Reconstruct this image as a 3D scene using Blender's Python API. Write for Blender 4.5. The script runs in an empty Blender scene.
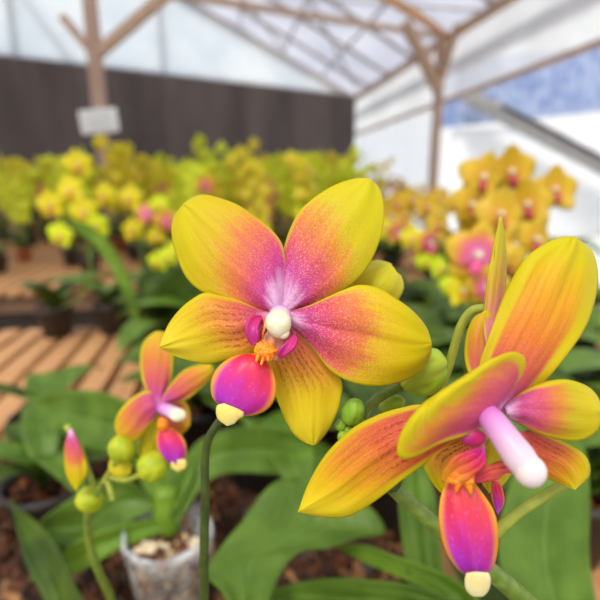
import bpy, bmesh, math, random
from mathutils import Vector, Matrix, noise as mnoise
random.seed(7)
scn = bpy.context.scene
COL = scn.collection
PI = math.pi

# ------------------------------------------------------------------ camera frame
FPX = 480.0
CAMZ = 1.25
PIT = math.radians(13.5)
CAM = Vector((0, 0, CAMZ))
RX = Vector((1, 0, 0)); FW = Vector((0, math.cos(PIT), -math.sin(PIT))); UP = Vector((0, math.sin(PIT), math.cos(PIT)))
def P(px, py, d):
    return CAM + FW*d + RX*((px-300)/FPX*d) + UP*((300-py)/FPX*d)

# ------------------------------------------------------------------ object helpers
def tag(o, label=None, cat=None, group=None, kind=None):
    if label: o['label'] = label
    if cat: o['category'] = cat
    if group: o['group'] = group
    if kind: o['kind'] = kind
    return o
def empty(name, loc, label=None, cat=None, group=None):
    o = bpy.data.objects.new(name, None); COL.objects.link(o); o.location = loc
    o.empty_display_size = .02
    return tag(o, label, cat, group)
def origin(p):
    v = Vector((0, 0, 0))
    while p is not None:
        v += p.location; p = p.parent
    return v
def link(name, verts, faces, mat, parent=None, uvs=None, smooth=True, matidx=None, loc=None, local=False):
    """verts are world coordinates unless local"""
    off = Vector((0, 0, 0)) if local else origin(parent)
    if loc is not None: off = off + Vector(loc)
    me = bpy.data.meshes.new(name)
    me.from_pydata([tuple(Vector(v)-off) for v in verts], [], faces)
    mats = mat if isinstance(mat, (list, tuple)) else [mat]
    for m in mats: me.materials.append(m)
    if uvs:
        l = me.uv_layers.new(name='UVMap')
        for lp in me.loops: l.data[lp.index].uv = uvs[lp.vertex_index]
    for i, p in enumerate(me.polygons):
        p.use_smooth = smooth
        if matidx: p.material_index = matidx[i]
    o = bpy.data.objects.new(name, me); COL.objects.link(o)
    if parent is not None: o.parent = parent
    if loc is not None: o.location = loc
    return o
def copy_tree(o, parent=None):
    c = o.copy(); COL.objects.link(c); c.parent = parent
    for ch in list(o.children): copy_tree(ch, c)
    return c

class MB:
    def __init__(s): s.v = []; s.f = []; s.uv = []; s.mi = []
    def add(s, v, f, uv=None, mi=0):
        n = len(s.v); s.v += v; s.f += [tuple(i+n for i in q) for q in f]
        s.uv += uv if uv else [(0, 0)]*len(v); s.mi += [mi]*len(f)
    def box(s, c, sz, M=None, mi=0):
        v = []
        for x in (-.5, .5):
            for y in (-.5, .5):
                for z in (-.5, .5):
                    p = Vector((x*sz[0], y*sz[1], z*sz[2]))
                    if M is not None: p = M @ p
                    v.append(Vector(c)+p)
        s.add(v, [(0,1,3,2),(4,6,7,5),(0,4,5,1),(2,3,7,6),(0,2,6,4),(1,5,7,3)], mi=mi)
    def bar(s, a, b, w, h, mi=0):
        a = Vector(a); b = Vector(b); d = (b-a); L = d.length; d.normalize()
        up = Vector((0, 0, 1))
        if abs(d.z) > .95: up = Vector((0, 1, 0))
        x = d.cross(up).normalized(); z = x.cross(d).normalized()
        M = Matrix((x, d, z)).transposed()
        s.box((a+b)/2, (w, L, h), M, mi)
    def build(s, name, mat, parent=None, smooth=False, **k):
        return link(name, s.v, s.f, mat, parent, s.uv, smooth, s.mi, **k)

def catmull(pts, n):
    """resample a polyline of Vectors to n points, evenly by arc length along a smooth curve"""
    pts = [Vector(p) for p in pts]
    e = [pts[0]*2-pts[1]] + pts + [pts[-1]*2-pts[-2]]
    out = []
    for i in range(1, len(e)-2):
        for k in range(12):
            t = k/12; a, b, c, d = e[i-1], e[i], e[i+1], e[i+2]
            out.append(.5*((2*b)+(c-a)*t+(2*a-5*b+4*c-d)*t*t+(3*b-a-3*c+d)*t**3))
    out.append(pts[-1])
    L = [0]
    for i in range(1, len(out)): L.append(L[-1]+(out[i]-out[i-1]).length)
    res = []; j = 0
    for k in range(n):
        s = L[-1]*k/(n-1)
        while j < len(L)-2 and L[j+1] < s: j += 1
        q = (s-L[j])/max(L[j+1]-L[j], 1e-9)
        res.append(out[j].lerp(out[j+1], min(max(q, 0), 1)))
    return res
def lerp_list(a, t):
    if len(a) == 1: return a[0]
    x = t*(len(a)-1); i = min(int(x), len(a)-2); return a[i]+(a[i+1]-a[i])*(x-i)
def tube_data(pts, rads, seg=10, n=None, cap=True):
    n = n or max(8, len(pts)*6)
    c = catmull(pts, n)
    v = []; f = []; uv = []
    t0 = (c[1]-c[0]).normalized()
    x = t0.cross(Vector((0.3, 1, 0.2))).normalized()
    for i, p in enumerate(c):
        t = (c[min(i+1, n-1)]-c[max(i-1, 0)]).normalized()
        x = (x-t*x.dot(t)).normalized(); y = t.cross(x)
        r = lerp_list(rads, i/(n-1))
        for k in range(seg):
            a = 2*PI*k/seg
            v.append(p+(x*math.cos(a)+y*math.sin(a))*r); uv.append((k/seg, i/(n-1)))
    for i in range(n-1):
        for k in range(seg):
            f.append((i*seg+k, i*seg+(k+1) % seg, (i+1)*seg+(k+1) % seg, (i+1)*seg+k))
    if cap:
        f.append(tuple(range(seg))[::-1]); f.append(tuple((n-1)*seg+k for k in range(seg)))
    return v, f, uv
def tube(name, pts, rads, mat, parent, seg=10, n=None, **k):
    v, f, uv = tube_data(pts, rads, seg, n)
    return link(name, v, f, mat, parent, uv, **k)

def solid(v, f, uv, th):
    """give an open sheet real thickness: back copy plus rim"""
    n = len(v)
    nor = [Vector((0, 0, 0)) for _ in v]
    for q in f:
        a = (v[q[1]]-v[q[0]]); b = v[q[-1]]-v[q[0]]
        c = (v[q[2]]-v[q[0]])
        nn = a.cross(c) if a.cross(c).length > a.cross(b).length else a.cross(b)
        for i in q: nor[i] += nn
    V = list(v); UV = list(uv)
    for i in range(n):
        m = nor[i].normalized() if nor[i].length > 1e-12 else Vector((0, 1, 0))
        V.append(v[i]-m*th)
    UV += uv
    F = list(f)+[tuple(i+n for i in q[::-1]) for q in f]
    cnt = {}
    for q in f:
        for k in range(len(q)):
            a, b = q[k], q[(k+1) % len(q)]
            cnt[(a, b)] = 1
    for (a, b) in list(cnt):
        if (b, a) not in cnt: F.append((b, a, a+n, b+n))
    return V, F, UV

def sheet(name, L, R, mat, parent, dm, cup=.002, th=.0005, nu=26, nv=44, ruf=.0006, fold=0., seed=0, ridge=0.):
    """a petal or leaf: both edges given as seen, dm = distances along the midrib, cup = how far the rim stands behind it"""
    l = catmull([Vector((a[0], a[1], 0)) for a in L], nv); r = catmull([Vector((a[0], a[1], 0)) for a in R], nv)
    v = []; uv = []; f = []
    for i in range(nv):
        t = i/(nv-1); d0 = lerp_smooth(dm, t)
        for j in range(nu+1):
            s = j/nu; q = 2*s-1
            p = l[i].lerp(r[i], s)
            w = min(1, (r[i]-l[i]).length/20)
            d = d0 + cup*q*q*w + fold*q*w + ridge*math.exp(-(q/.12)**2)*w
            d += ruf*w*(math.sin(q*5+t*9+seed)*q*q + .7*math.sin(q*9-t*6+seed*2)*.5)
            v.append(P(p.x, p.y, d)); uv.append((s, t))
    for i in range(nv-1):
        for j in range(nu):
            a = i*(nu+1)+j
            f.append((a, a+nu+1, a+nu+2, a+1))
    V, F, UV = solid(v, f, uv, th)
    o = link(name, V, F, mat, parent, UV)
    return o
def lerp_smooth(a, t):
    if len(a) == 1: return a[0]
    x = t*(len(a)-1); i = min(int(x), len(a)-2); q = x-i
    p0 = a[max(i-1, 0)]; p1 = a[i]; p2 = a[i+1]; p3 = a[min(i+2, len(a)-1)]
    return .5*((2*p1)+(p2-p0)*q+(2*p0-5*p1+4*p2-p3)*q*q+(3*p1-p0-3*p2+p3)*q**3)

# ------------------------------------------------------------------ material helpers
def srgb(r, g, b):
    f = lambda c: (c/255/12.92) if c/255 <= .04045 else ((c/255+.055)/1.055)**2.4
    return (f(r), f(g), f(b), 1)
class NT:
    def __init__(s, name):
        s.m = bpy.data.materials.new(name); s.m.use_nodes = True
        s.t = s.m.node_tree; s.t.nodes.clear()
        s.out = s.t.nodes.new('ShaderNodeOutputMaterial')
    def n(s, typ, **k):
        o = s.t.nodes.new(typ)
        for a, b in k.items(): setattr(o, a, b)
        return o
    def put(s, sock, val):
        if isinstance(val, bpy.types.NodeSocket): s.t.links.new(val, sock)
        elif val is not None: sock.default_value = val
    def M(s, op, a, b=None, c=None, clamp=False):
        o = s.n('ShaderNodeMath', operation=op); o.use_clamp = clamp
        s.put(o.inputs[0], a)
        if b is not None: s.put(o.inputs[1], b)
        if c is not None: s.put(o.inputs[2], c)
        return o.outputs[0]
    def sm(s, x, a, b):
        o = s.n('ShaderNodeMapRange', interpolation_type='SMOOTHSTEP'); s.put(o.inputs[0], x)
        o.inputs[1].default_value = a; o.inputs[2].default_value = b; return o.outputs[0]
    def mix(s, f, a, b):
        o = s.n('ShaderNodeMix', data_type='RGBA'); s.put(o.inputs[0], f); s.put(o.inputs[6], a); s.put(o.inputs[7], b); return o.outputs[2]
    def ramp(s, x, stops):
        o = s.n('ShaderNodeValToRGB'); s.put(o.inputs[0], x); r = o.color_ramp
        while len(r.elements) < len(stops): r.elements.new(.5)
        for e, (p, c) in zip(r.elements, stops): e.position = p; e.color = c
        return o.outputs[0]
    def uv(s):
        u = s.n('ShaderNodeUVMap'); x = s.n('ShaderNodeSeparateXYZ'); s.t.links.new(u.outputs[0], x.inputs[0])
        return x.outputs[0], x.outputs[1]
    def xyz(s, a, b, c=0.):
        o = s.n('ShaderNodeCombineXYZ'); s.put(o.inputs[0], a); s.put(o.inputs[1], b); s.put(o.inputs[2], c); return o.outputs[0]
    def objc(s): return s.n('ShaderNodeTexCoord').outputs['Object']
    def noise(s, vec, scale, detail=2., rough=.5):
        o = s.n('ShaderNodeTexNoise'); s.put(o.inputs['Vector'], vec); o.inputs['Scale'].default_value = scale
        o.inputs['Detail'].default_value = detail; o.inputs['Roughness'].default_value = rough; return o.outputs['Fac']
    def vor(s, vec, scale):
        o = s.n('ShaderNodeTexVoronoi'); s.put(o.inputs['Vector'], vec); o.inputs['Scale'].default_value = scale; return o.outputs['Distance']
    def bump(s, h, strength=.3, dist=.001):
        o = s.n('ShaderNodeBump'); o.inputs['Strength'].default_value = strength; o.inputs['Distance'].default_value = dist
        s.put(o.inputs['Height'], h); return o.outputs[0]
    def finish(s, col, rough=.5, bump=None, transl=0., spec=.5, sheen=0., sss=0.):
        b = s.n('ShaderNodeBsdfPrincipled'); s.put(b.inputs['Base Color'], col); s.put(b.inputs['Roughness'], rough)
        b.inputs['Specular IOR Level'].default_value = spec
        if sheen: b.inputs['Sheen Weight'].default_value = sheen
        if sss:
            b.inputs['Subsurface Weight'].default_value = sss; b.inputs['Subsurface Scale'].default_value = .002
            b.inputs['Subsurface Radius'].default_value = (1, .8, .6)
        if bump is not None: s.put(b.inputs['Normal'], bump)
        r = b.outputs[0]
        if transl:
            t = s.n('ShaderNodeBsdfTranslucent'); s.put(t.inputs[0], col)
            x = s.n('ShaderNodeMixShader'); x.inputs[0].default_value = transl
            s.t.links.new(r, x.inputs[1]); s.t.links.new(t.outputs[0], x.inputs[2]); r = x.outputs[0]
        s.t.links.new(r, s.out.inputs[0]); return s.m

YEL = srgb(214, 196, 8); YEL2 = srgb(216, 200, 20); ORG = srgb(228, 138, 44); ROSE = srgb(220, 78, 100); MAG = srgb(206, 64, 158); LIL = srgb(244, 200, 240); GREENY = srgb(190, 180, 30)
def petal_mat(name, pos=(0., .10, .22, .42, .60, .8), cols=None, asym=0., edge=.84, edge_w=.16, stripes=0, u4=.25, grain=.5, scale=1., veins=.05, sfreq=13, ucen=.5, edgecol=YEL):
    k = NT(name); u, v = k.uv()
    q = k.M('MULTIPLY_ADD', u, 2., -1.)
    U = k.M('ABSOLUTE', q)
    qc = k.M('MULTIPLY', k.M('SUBTRACT', u, ucen), 2.)
    Uc = k.M('ABSOLUTE', qc)
    oc = k.objc()
    streak = k.noise(k.xyz(k.M('MULTIPLY', u, 16.), k.M('MULTIPLY', v, 2.2)), 1., 3., .6)
    blot = k.noise(oc, 90/scale, 3., .55)
    t = k.M('ADD', v, k.M('MULTIPLY', k.M('POWER', Uc, 3.), u4))
    t = k.M('ADD', t, k.M('MULTIPLY', q, asym))
    t = k.M('ADD', t, k.M('MULTIPLY', k.M('SUBTRACT', streak, .5), .22))
    t = k.M('ADD', t, k.M('MULTIPLY', k.M('SUBTRACT', blot, .5), .16))
    cols = cols or (LIL, MAG, ROSE, ORG, YEL, YEL2)
    c = k.ramp(t, list(zip(pos, cols)))
    # crystalline grain of the petal surface
    g1 = k.noise(oc, 2600/scale, 2., .7); g2 = k.vor(oc, 1500/scale)
    gr = k.M('MULTIPLY', k.M('MULTIPLY', k.sm(g1, .48, .72), grain), k.sm(t, pos[-1], pos[2]))
    light = k.mix(.6, c, srgb(255, 214, 190))
    c = k.mix(gr, c, light)
    dk = k.M('MULTIPLY', k.M('MULTIPLY', k.sm(g2, .35, .7), grain*.6), k.sm(t, pos[-1], pos[2]))
    c = k.mix(dk, c, k.mix(.5, c, srgb(170, 60, 40)))
    # fine veins running base to tip
    ve = k.M('SINE', k.M('ADD', k.M('MULTIPLY', u, 60.), k.M('MULTIPLY', streak, 9.)))
    c = k.mix(k.M('MULTIPLY', k.M('MULTIPLY', k.sm(ve, .3, 1.), veins*3), k.sm(v, .9, .6)), c, k.mix(.6, c, srgb(190, 90, 50)))
    if stripes:
        w = k.M('SINE', k.M('ADD', k.M('MULTIPLY', u, sfreq*2*PI), k.M('MULTIPLY', blot, 4.)))
        dots = k.noise(k.xyz(k.M('MULTIPLY', u, 30.), k.M('MULTIPLY', v, 34.)), 1., 1.)
        m = k.M('MULTIPLY', k.sm(w, -.1, .7), k.sm(dots, .40, .58))
        m = k.M('MULTIPLY', m, k.M('MULTIPLY', k.sm(v, .10, .2), k.sm(v, .66, .38)))
        m = k.M('MULTIPLY', m, k.sm(U, .85, .6))
        c = k.mix(k.M('MULTIPLY', m, stripes), c, srgb(165, 52, 40))
    e = k.M('ADD', U, k.M('MULTIPLY', k.M('SUBTRACT', streak, .5), .12))
    e = k.M('MULTIPLY', k.sm(e, edge, edge+edge_w), k.sm(v, .02, .22))
    e = k.M('MAXIMUM', e, k.sm(v, .95, 1.0))
    c = k.mix(k.M('MULTIPLY', e, .9), c, edgecol)
    h = k.M('ADD', k.M('MULTIPLY', g1, .6), k.M('MULTIPLY', k.M('MULTIPLY', streak, 1.1), k.sm(v, .95, .55)))
    return k.finish(c, .48, k.bump(h, .35, .0006*scale), transl=.22, spec=.22)
m_ul = petal_mat('petal_upper_left', pos=(.09, .20, .33, .48, .62, .85), asym=-.15, ucen=.54, u4=.16, edge=.9, edge_w=.1, cols=(LIL, MAG, srgb(218,76,112), srgb(226,124,64), srgb(218,182,20), YEL), veins=.06)
m_ur = petal_mat('petal_upper_right', pos=(.09, .21, .35, .51, .66, .88), asym=.11, ucen=.46, u4=.14, edge=.9, edge_w=.1, grain=.8, veins=.02)
m_r = petal_mat('petal_right', pos=(.07, .18, .35, .51, .62, .88), asym=-.02, edge=.88, edge_w=.1, u4=.16, grain=.8, cols=(LIL, srgb(206,60,150), srgb(220,76,96), srgb(228,128,56), srgb(228,192,10), YEL), veins=.03)
m_l = petal_mat('petal_left', pos=(.03, .12, .28, .46, .62, .85), asym=.10, edge=.82, stripes=.6, u4=.2, sfreq=10, cols=(srgb(236,170,210), srgb(214,80,130), srgb(220,100,80), srgb(224,150,36), srgb(222,190,10), srgb(236,212,50)))
m_b = petal_mat('sepal_bottom', pos=(0., .08, .22, .42, .58, .82), asym=-.08, edge=.82, stripes=.6, u4=.1, sfreq=10, cols=(srgb(225,150,150), srgb(214,84,96), srgb(222,112,66), srgb(228,162,30), srgb(228,194,8), srgb(236,212,40)))
m_fan = petal_mat('petal_front', pos=(0., .16, .36, .52, .64, .85), edge=.76, u4=.05, asym=.03, grain=.25, cols=(LIL, srgb(208,84,150), srgb(218,88,108), srgb(222,140,50), srgb(206,188,16), srgb(222,200,8)), veins=.02)
m_big = petal_mat('petal_tall', pos=(0., .14, .28, .42, .6, .85), edge=.62, u4=.05, grain=.3, cols=(srgb(236,160,210), srgb(214,84,130), srgb(220,96,72), srgb(230,132,36), srgb(230,164,24), YEL), veins=.12)
m_lat = petal_mat('sepal_lateral', pos=(0., .20, .44, .62, .76, .95), edge=.76, asym=.10, u4=.1, stripes=.7, grain=.3, sfreq=9, cols=(srgb(218,92,84), srgb(220,84,76), srgb(224,104,50), srgb(230,152,26), srgb(230,190,8), srgb(236,212,40)), veins=.16)
m_thin = petal_mat('sepal_narrow', pos=(0., .15, .35, .55, .75, 1.), edge=.7, grain=.1, asym=-.12, u4=0., cols=(srgb(216,120,170), srgb(218,120,150), srgb(218,140,110), srgb(214,170,60), srgb(206,186,40), srgb(196,184,40)))
m_spot = petal_mat('sepal_spotted', pos=(0., .1, .3, .6, .8, 1.), edge=.75, stripes=1., grain=.3, sfreq=8, cols=(srgb(220,120,60), srgb(222,130,56), srgb(226,150,50), srgb(230,170,40), YEL, YEL))
m_small = petal_mat('petal_small_flower', pos=(0., .16, .36, .62, .8, 1.), edge=.74, u4=.05, grain=.15, cols=(srgb(224,150,210), srgb(208,80,150), srgb(216,92,100), srgb(224,136,60), srgb(222,170,40), YEL))
m_back = petal_mat('petal_behind', pos=(0., .3, .5, .7, .9, 1.), edge=.9, grain=.1, cols=(srgb(206,196,30),)*2+(srgb(216,204,36),)*2+(srgb(226,212,50),)*2)

def lip_mat(name, cols=None, rim=.74):
    k = NT(name); u, v = k.uv(); q = k.M('MULTIPLY_ADD', u, 2., -1.); U = k.M('ABSOLUTE', q)
    n = k.noise(k.xyz(k.M('MULTIPLY', u, 5.), k.M('MULTIPLY', v, 3.)), 1., 3.)
    t = k.M('ADD', v, k.M('MULTIPLY', k.M('SUBTRACT', n, .5), .35))
    t = k.M('ADD', t, k.M('MULTIPLY', q, -.12))
    c = k.ramp(t, cols or [(0., srgb(236, 110, 20)), (.12, srgb(226, 48, 40)), (.38, srgb(224, 36, 96)), (.58, srgb(204, 34, 150)), (.85, srgb(176, 44, 190))])
    e = k.M('ADD', U, k.M('MULTIPLY', k.M('SUBTRACT', n, .5), .1))
    e = k.M('MULTIPLY', k.sm(e, rim, .99), k.sm(v, 1.02, .75))
    e = k.M('MAXIMUM', e, k.M('MULTIPLY', k.sm(v, .10, .02), .9))
    c = k.mix(e, c, srgb(240, 160, 20))
    g = k.noise(k.objc(), 900, 2.)
    c = k.mix(k.M('MULTIPLY', k.sm(g, .55, .75), .22), c, srgb(240, 120, 200))
    return k.finish(c, .42, k.bump(k.M('ADD', n, k.M('MULTIPLY', g, .3)), .3, .0006), transl=.12)
m_lip = lip_mat('lip_magenta')
m_lip2 = lip_mat('lip_magenta_side', [(0., srgb(236, 130, 30)), (.16, srgb(230, 74, 50)), (.45, srgb(224, 44, 84)), (.66, srgb(206, 40, 140)), (.88, srgb(180, 44, 186))], .70)
def plain(name, c, rough=.5, var=None, nscale=60, transl=0., spec=.5, amt=1., bumps=.2, bd=.001):
    k = NT(name); n = k.noise(k.objc(), nscale, 3., .6)
    cc = k.mix(k.M('MULTIPLY', k.sm(n, .35, .65), amt), c, var or c)
    return k.finish(cc, rough, k.bump(n, bumps, bd), transl=transl, spec=spec)
m_cream = plain('cream_tip', srgb(250, 236, 150), .5, srgb(246, 222, 110), 200, transl=.15, bd=.0001)
m_creamp = plain('cream_tip_pale', srgb(246, 234, 184), .5, srgb(240, 222, 150), 200, transl=.15, bd=.0001)
m_white = plain('white_anther', srgb(250, 246, 214), .4, srgb(236, 232, 190), 400, transl=.1, bd=.0003)
m_whitep = plain('white_pink_anther', srgb(238, 224, 220), .4, srgb(234, 214, 214), 300, transl=.1, bd=.0003)
m_colf = plain('column_pale', srgb(238, 196, 160), .5, srgb(226, 150, 130), 400, transl=.15, bd=.0003)
m_lobe = plain('side_lobe_magenta', srgb(214, 36, 110), .45, srgb(200, 50, 140), 350, transl=.15, bd=.0003)
m_lobeedge = plain('side_lobe_orange', srgb(236, 150, 60), .45, srgb(226, 90, 80), 300, transl=.15, bd=.0003)
m_lobeg = petal_mat('side_lobe_blend', pos=(.2, .42, .62, .78, .9, 1.), cols=(srgb(238,160,40), srgb(232,110,60), srgb(220,60,90), srgb(214,40,120), srgb(206,50,150), srgb(214,120,190)), edge=.97, u4=0., grain=.1, veins=0., edgecol=srgb(226,110,80))
m_lobeg2 = petal_mat('side_lobe_rose', pos=(0., .3, .5, .7, .9, 1.), cols=(srgb(214,60,110), srgb(224,90,80), srgb(228,100,80), srgb(226,90,100), srgb(226,90,100), ROSE), edge=.9, u4=0., grain=.1, veins=0., edgecol=srgb(236,150,60))
m_call = plain('callus_orange', srgb(244, 158, 12), .45, srgb(236, 112, 10), 700, bd=.0005, bumps=.5)
def col_mat():
    k = NT('column_lilac'); u, v = k.uv()
    c = k.ramp(v, [(0., srgb(206, 92, 190)), (.35, srgb(222, 140, 214)), (.7, srgb(230, 192, 218)), (1., srgb(236, 222, 220))])
    return k.finish(c, .4, None, transl=.15)
m_column = col_mat()

def leaf_mat(name, c1, c2, rough=.32, nscale=30, transl=.08):
    k = NT(name); u, v = k.uv(); n = k.noise(k.objc(), nscale, 3., .55)
    q = k.M('ABSOLUTE', k.M('MULTIPLY_ADD', u, 2., -1.))
    st = k.M('SINE', k.M('ADD', k.M('MULTIPLY', u, 90.), k.M('MULTIPLY', n, 6.)))
    c = k.mix(k.sm(n, .3, .7), c1, c2)
    c = k.mix(k.M('MULTIPLY', k.sm(st, 0., 1.), .12), c, k.mix(.5, c, srgb(150, 180, 90)))
    c = k.mix(k.M('MULTIPLY', k.sm(q, .06, .0), .35), c, srgb(120, 160, 80))
    return k.finish(c, rough, k.bump(k.M('MULTIPLY_ADD', st, .12, n), .2, .001), transl=transl, spec=.28)
m_leaf = leaf_mat('leaf_green', srgb(74, 102, 24), srgb(100, 130, 42), .46)
m_leafd = leaf_mat('leaf_dark_green', srgb(44, 66, 12), srgb(76, 98, 24), .5)
m_leafl = leaf_mat('leaf_light_green', srgb(104, 142, 36), srgb(134, 168, 52), transl=.2)
m_stem = plain('stem_green', srgb(96, 122, 34), .42, srgb(124, 146, 52), 250, transl=.05, bd=.0005)
m_stemd = plain('stem_dark_green', srgb(50, 66, 14), .5, srgb(70, 88, 24), 200, bd=.0005)
m_stemy = plain('pedicel_yellow_green', srgb(170, 176, 60), .45, srgb(150, 160, 56), 200, transl=.1, bd=.0005)
m_bud = plain('bud_green', srgb(156, 190, 30), .42, srgb(186, 208, 56), 120, transl=.12, bd=.0005)
m_budy = plain('bud_yellow_green', srgb(158, 178, 14), .5, srgb(196, 200, 30), 120, transl=.12, bd=.0005)
m_budg = plain('bud_small_green', srgb(124, 172, 30), .42, srgb(160, 200, 56), 200, transl=.12, bd=.0005)
m_bud2 = plain('bud_pale_green', srgb(186, 208, 56), .42, srgb(168, 198, 44), 90, transl=.12, bd=.0005)
m_potb = plain('pot_dark_plastic', srgb(52, 48, 46), .5, srgb(66, 58, 54), 20)
m_potc = plain('pot_terracotta', srgb(168, 96, 62), .8, srgb(190, 118, 80), 25)
m_bark = plain('bark_brown', srgb(46, 30, 20), .9, srgb(104, 62, 34), 60, bd=.004, bumps=.5)
m_bark2 = plain('bark_mid', srgb(34, 23, 15), .9, srgb(112, 60, 28), 40, bd=.004)
m_litter = plain('bark_orange', srgb(70, 42, 26), .9, srgb(190, 104, 44), 50, bd=.004)
m_barkp = plain('bark_pale', srgb(220, 186, 130), .85, srgb(240, 222, 190), 70, bd=.004, bumps=.5)
def wood(name, c1, c2, sc=(3, 40, 40)):
    k = NT(name); mp = k.n('ShaderNodeMapping'); k.put(mp.inputs[0], k.objc()); mp.inputs['Scale'].default_value = sc
    n = k.noise(mp.outputs[0], 1., 5., .6); n2 = k.noise(k.objc(), 3., 2.)
    c = k.mix(k.sm(n, .3, .7), c1, c2); c = k.mix(k.M('MULTIPLY', n2, .35), c, k.mix(.5, c, srgb(120, 84, 60)))
    return k.finish(c, .7, k.bump(n, .3, .003))
m_slat = wood('bench_slat_wood', srgb(194, 136, 84), srgb(222, 168, 112), (60, 4, 60))
m_frame = wood('bench_frame_wood', srgb(110, 80, 58), srgb(140, 104, 76))
m_post = wood('post_wood', srgb(172, 140, 120), srgb(196, 166, 146), (30, 30, 3))
m_brace = wood('brace_wood', srgb(190, 156, 130), srgb(210, 178, 150), (20, 20, 20))
m_rafter = wood('rafter_wood', srgb(226, 166, 104), srgb(240, 188, 130), (20, 20, 20))

# ------------------------------------------------------------------ greenhouse shell
D1 = Vector((-.154, .988, 0)).normalized(); R1 = Vector((.988, .154, 0)).normalized()
D2 = Vector((-.856, -.516, 0)).normalized()           # the dark end wall, going left
CORN = Vector((1.13, 10.5, 0)); EAVE = 3.0
def film(name, col, tr=.25, transl=.75, streak=None):
    k = NT(name)
    n = k.noise(k.objc(), .9, 3., .6)
    c = k.mix(k.sm(n, .3, .7), col, streak or col)
    a = k.n('ShaderNodeBsdfTranslucent'); k.put(a.inputs[0], c)
    d = k.n('ShaderNodeBsdfDiffuse'); k.put(d.inputs[0], c)
    t = k.n('ShaderNodeBsdfTransparent')
    x = k.n('ShaderNodeMixShader'); x.inputs[0].default_value = transl; k.t.links.new(d.outputs[0], x.inputs[1]); k.t.links.new(a.outputs[0], x.inputs[2])
    y = k.n('ShaderNodeMixShader'); y.inputs[0].default_value = tr; k.t.links.new(x.outputs[0], y.inputs[1]); k.t.links.new(t.outputs[0], y.inputs[2])
    k.t.links.new(y.outputs[0], k.out.inputs[0]); return k.m
m_roof = film('roof_sheet', srgb(228, 228, 234), .14, .92, srgb(210, 211, 220))
m_gable = film('gable_film', srgb(250, 253, 255), .5, .9, srgb(216, 228, 238))
m_band = film('side_panel', srgb(254, 254, 254), .5, .92, srgb(226, 224, 224))
m_curt = film('hanging_film', srgb(236, 240, 248), .5, .8, srgb(214, 222, 234))
def dark_wall_mat():
    k = NT('dark_shade_cloth'); oc = k.objc()
    mp = k.n('ShaderNodeMapping'); k.put(mp.inputs[0], oc); mp.inputs['Scale'].default_value = (1.2, 1.2, .25)
    n = k.noise(mp.outputs[0], 1.4, 4., .6); w = k.noise(oc, 30., 2.)
    c = k.mix(k.sm(n, .3, .7), srgb(88, 77, 73), srgb(116, 103, 97)); c = k.mix(k.M('MULTIPLY', w, .3), c, srgb(60, 54, 52))
    return k.finish(c, .9, None)
m_dark = dark_wall_mat()
def vert_pt(px, py, o, d):
    """where the sight line of a picture point meets the upright plane through o along d"""
    r = FW+RX*((px-300)/FPX)+UP*((300-py)/FPX); n = Vector((-d.y, d.x, 0)); k = (o-CAM).dot(n)/r.dot(n); return CAM+r*k
m_floor = plain('floor_gravel', srgb(92, 80, 70), .9, srgb(120, 106, 92), 12, bd=.01, bumps=.5)
m_out = plain('outdoor_concrete', srgb(214, 214, 212), .8, srgb(236, 236, 234), 2)
m_blue = plain('blue_corrugated_metal', srgb(128, 146, 192), .5, srgb(176, 188, 214), 5)
m_thatch = plain('grey_roof_shingle', srgb(140, 136, 134), .9, srgb(172, 168, 166), 6, bumps=.6, bd=.02)
m_strip = film('grey_film_strip', srgb(206, 204, 206), .3, .9)
m_wwall = plain('white_painted_wall', srgb(244, 244, 246), .7, srgb(236, 238, 242), 2)
m_metal = plain('strip_metal', srgb(186, 174, 168), .5, srgb(206, 196, 192), 8)

def struct(name, mb, mat, smooth=False):
    o = mb.build(name, mat, None, smooth); o['kind'] = 'structure'; return o
# floor and outside ground
b = MB(); b.add([Vector((-9, -2, 0)), CORN+Vector((1.95, -12.5, 0)), CORN, CORN+D2*10.5], [(0, 1, 2, 3)]); 
b.v += [v-Vector((0, 0, .1)) for v in b.v]; b.f += [(7, 6, 5, 4), (0, 4, 5, 1), (1, 5, 6, 2), (2, 6, 7, 3), (3, 7, 4, 0)]; b.uv *= 2; b.mi = [0]*6
struct('floor', b, m_floor)
b = MB(); b.box((6, 10, -.16), (60, 50, .1)); tag(b.build('outdoor_ground', m_out), kind='structure')
# dark cloth end wall
def wallbox(p, q, z0, z1, th):
    b = MB(); p = Vector(p); q = Vector(q); d = (q-p).normalized(); M = Matrix((d, Vector((-d.y, d.x, 0)), Vector((0, 0, 1)))).transposed()
    b.box(((p+q)/2)+Vector((0, 0, (z0+z1)/2)), ((q-p).length, th, z1-z0), M); return b
struct('wall_back', wallbox(CORN, CORN+D2*11, 0, EAVE, .05), m_dark)
# gable film above it: follows roof slope to a ridge and down again
SL = 1.17/3.41; RS = 6.2
b = MB(); nrm = Vector((-D2.y, D2.x, 0))
def gp(s, z, o=0): return CORN+D2*s+Vector((0, 0, z))+nrm*o
def prof(s): return EAVE+SL*(s if s < RS else 2*RS-s)
for o in (0, .01):
    b.add([gp(0, EAVE, o), gp(RS, EAVE, o), gp(2*RS, EAVE, o), gp(RS, prof(RS), o)], [(0, 1, 3), (1, 2, 3)])
struct('wall_back_gable', b, m_gable)
# gable studs and thin bracing wires
b = MB()
for s in (3.9, 6.0, 8.): b.bar(gp(s, EAVE-.05, -.06), gp(s, prof(s)-.05, -.06), .06, .05)
b.bar(gp(0, EAVE, -.06), gp(11, EAVE, -.06), .05, .06)
struct('trim_1', b, m_metal)
b = MB(); b.bar(gp(0, prof(0)-.03, -.08), gp(RS, prof(RS)-.03, -.08), .06, .14); b.bar(gp(RS, prof(RS)-.03, -.08), gp(2*RS, prof(2*RS)-.03, -.08), .06, .14)
struct('trim_2', b, m_brace)
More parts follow.
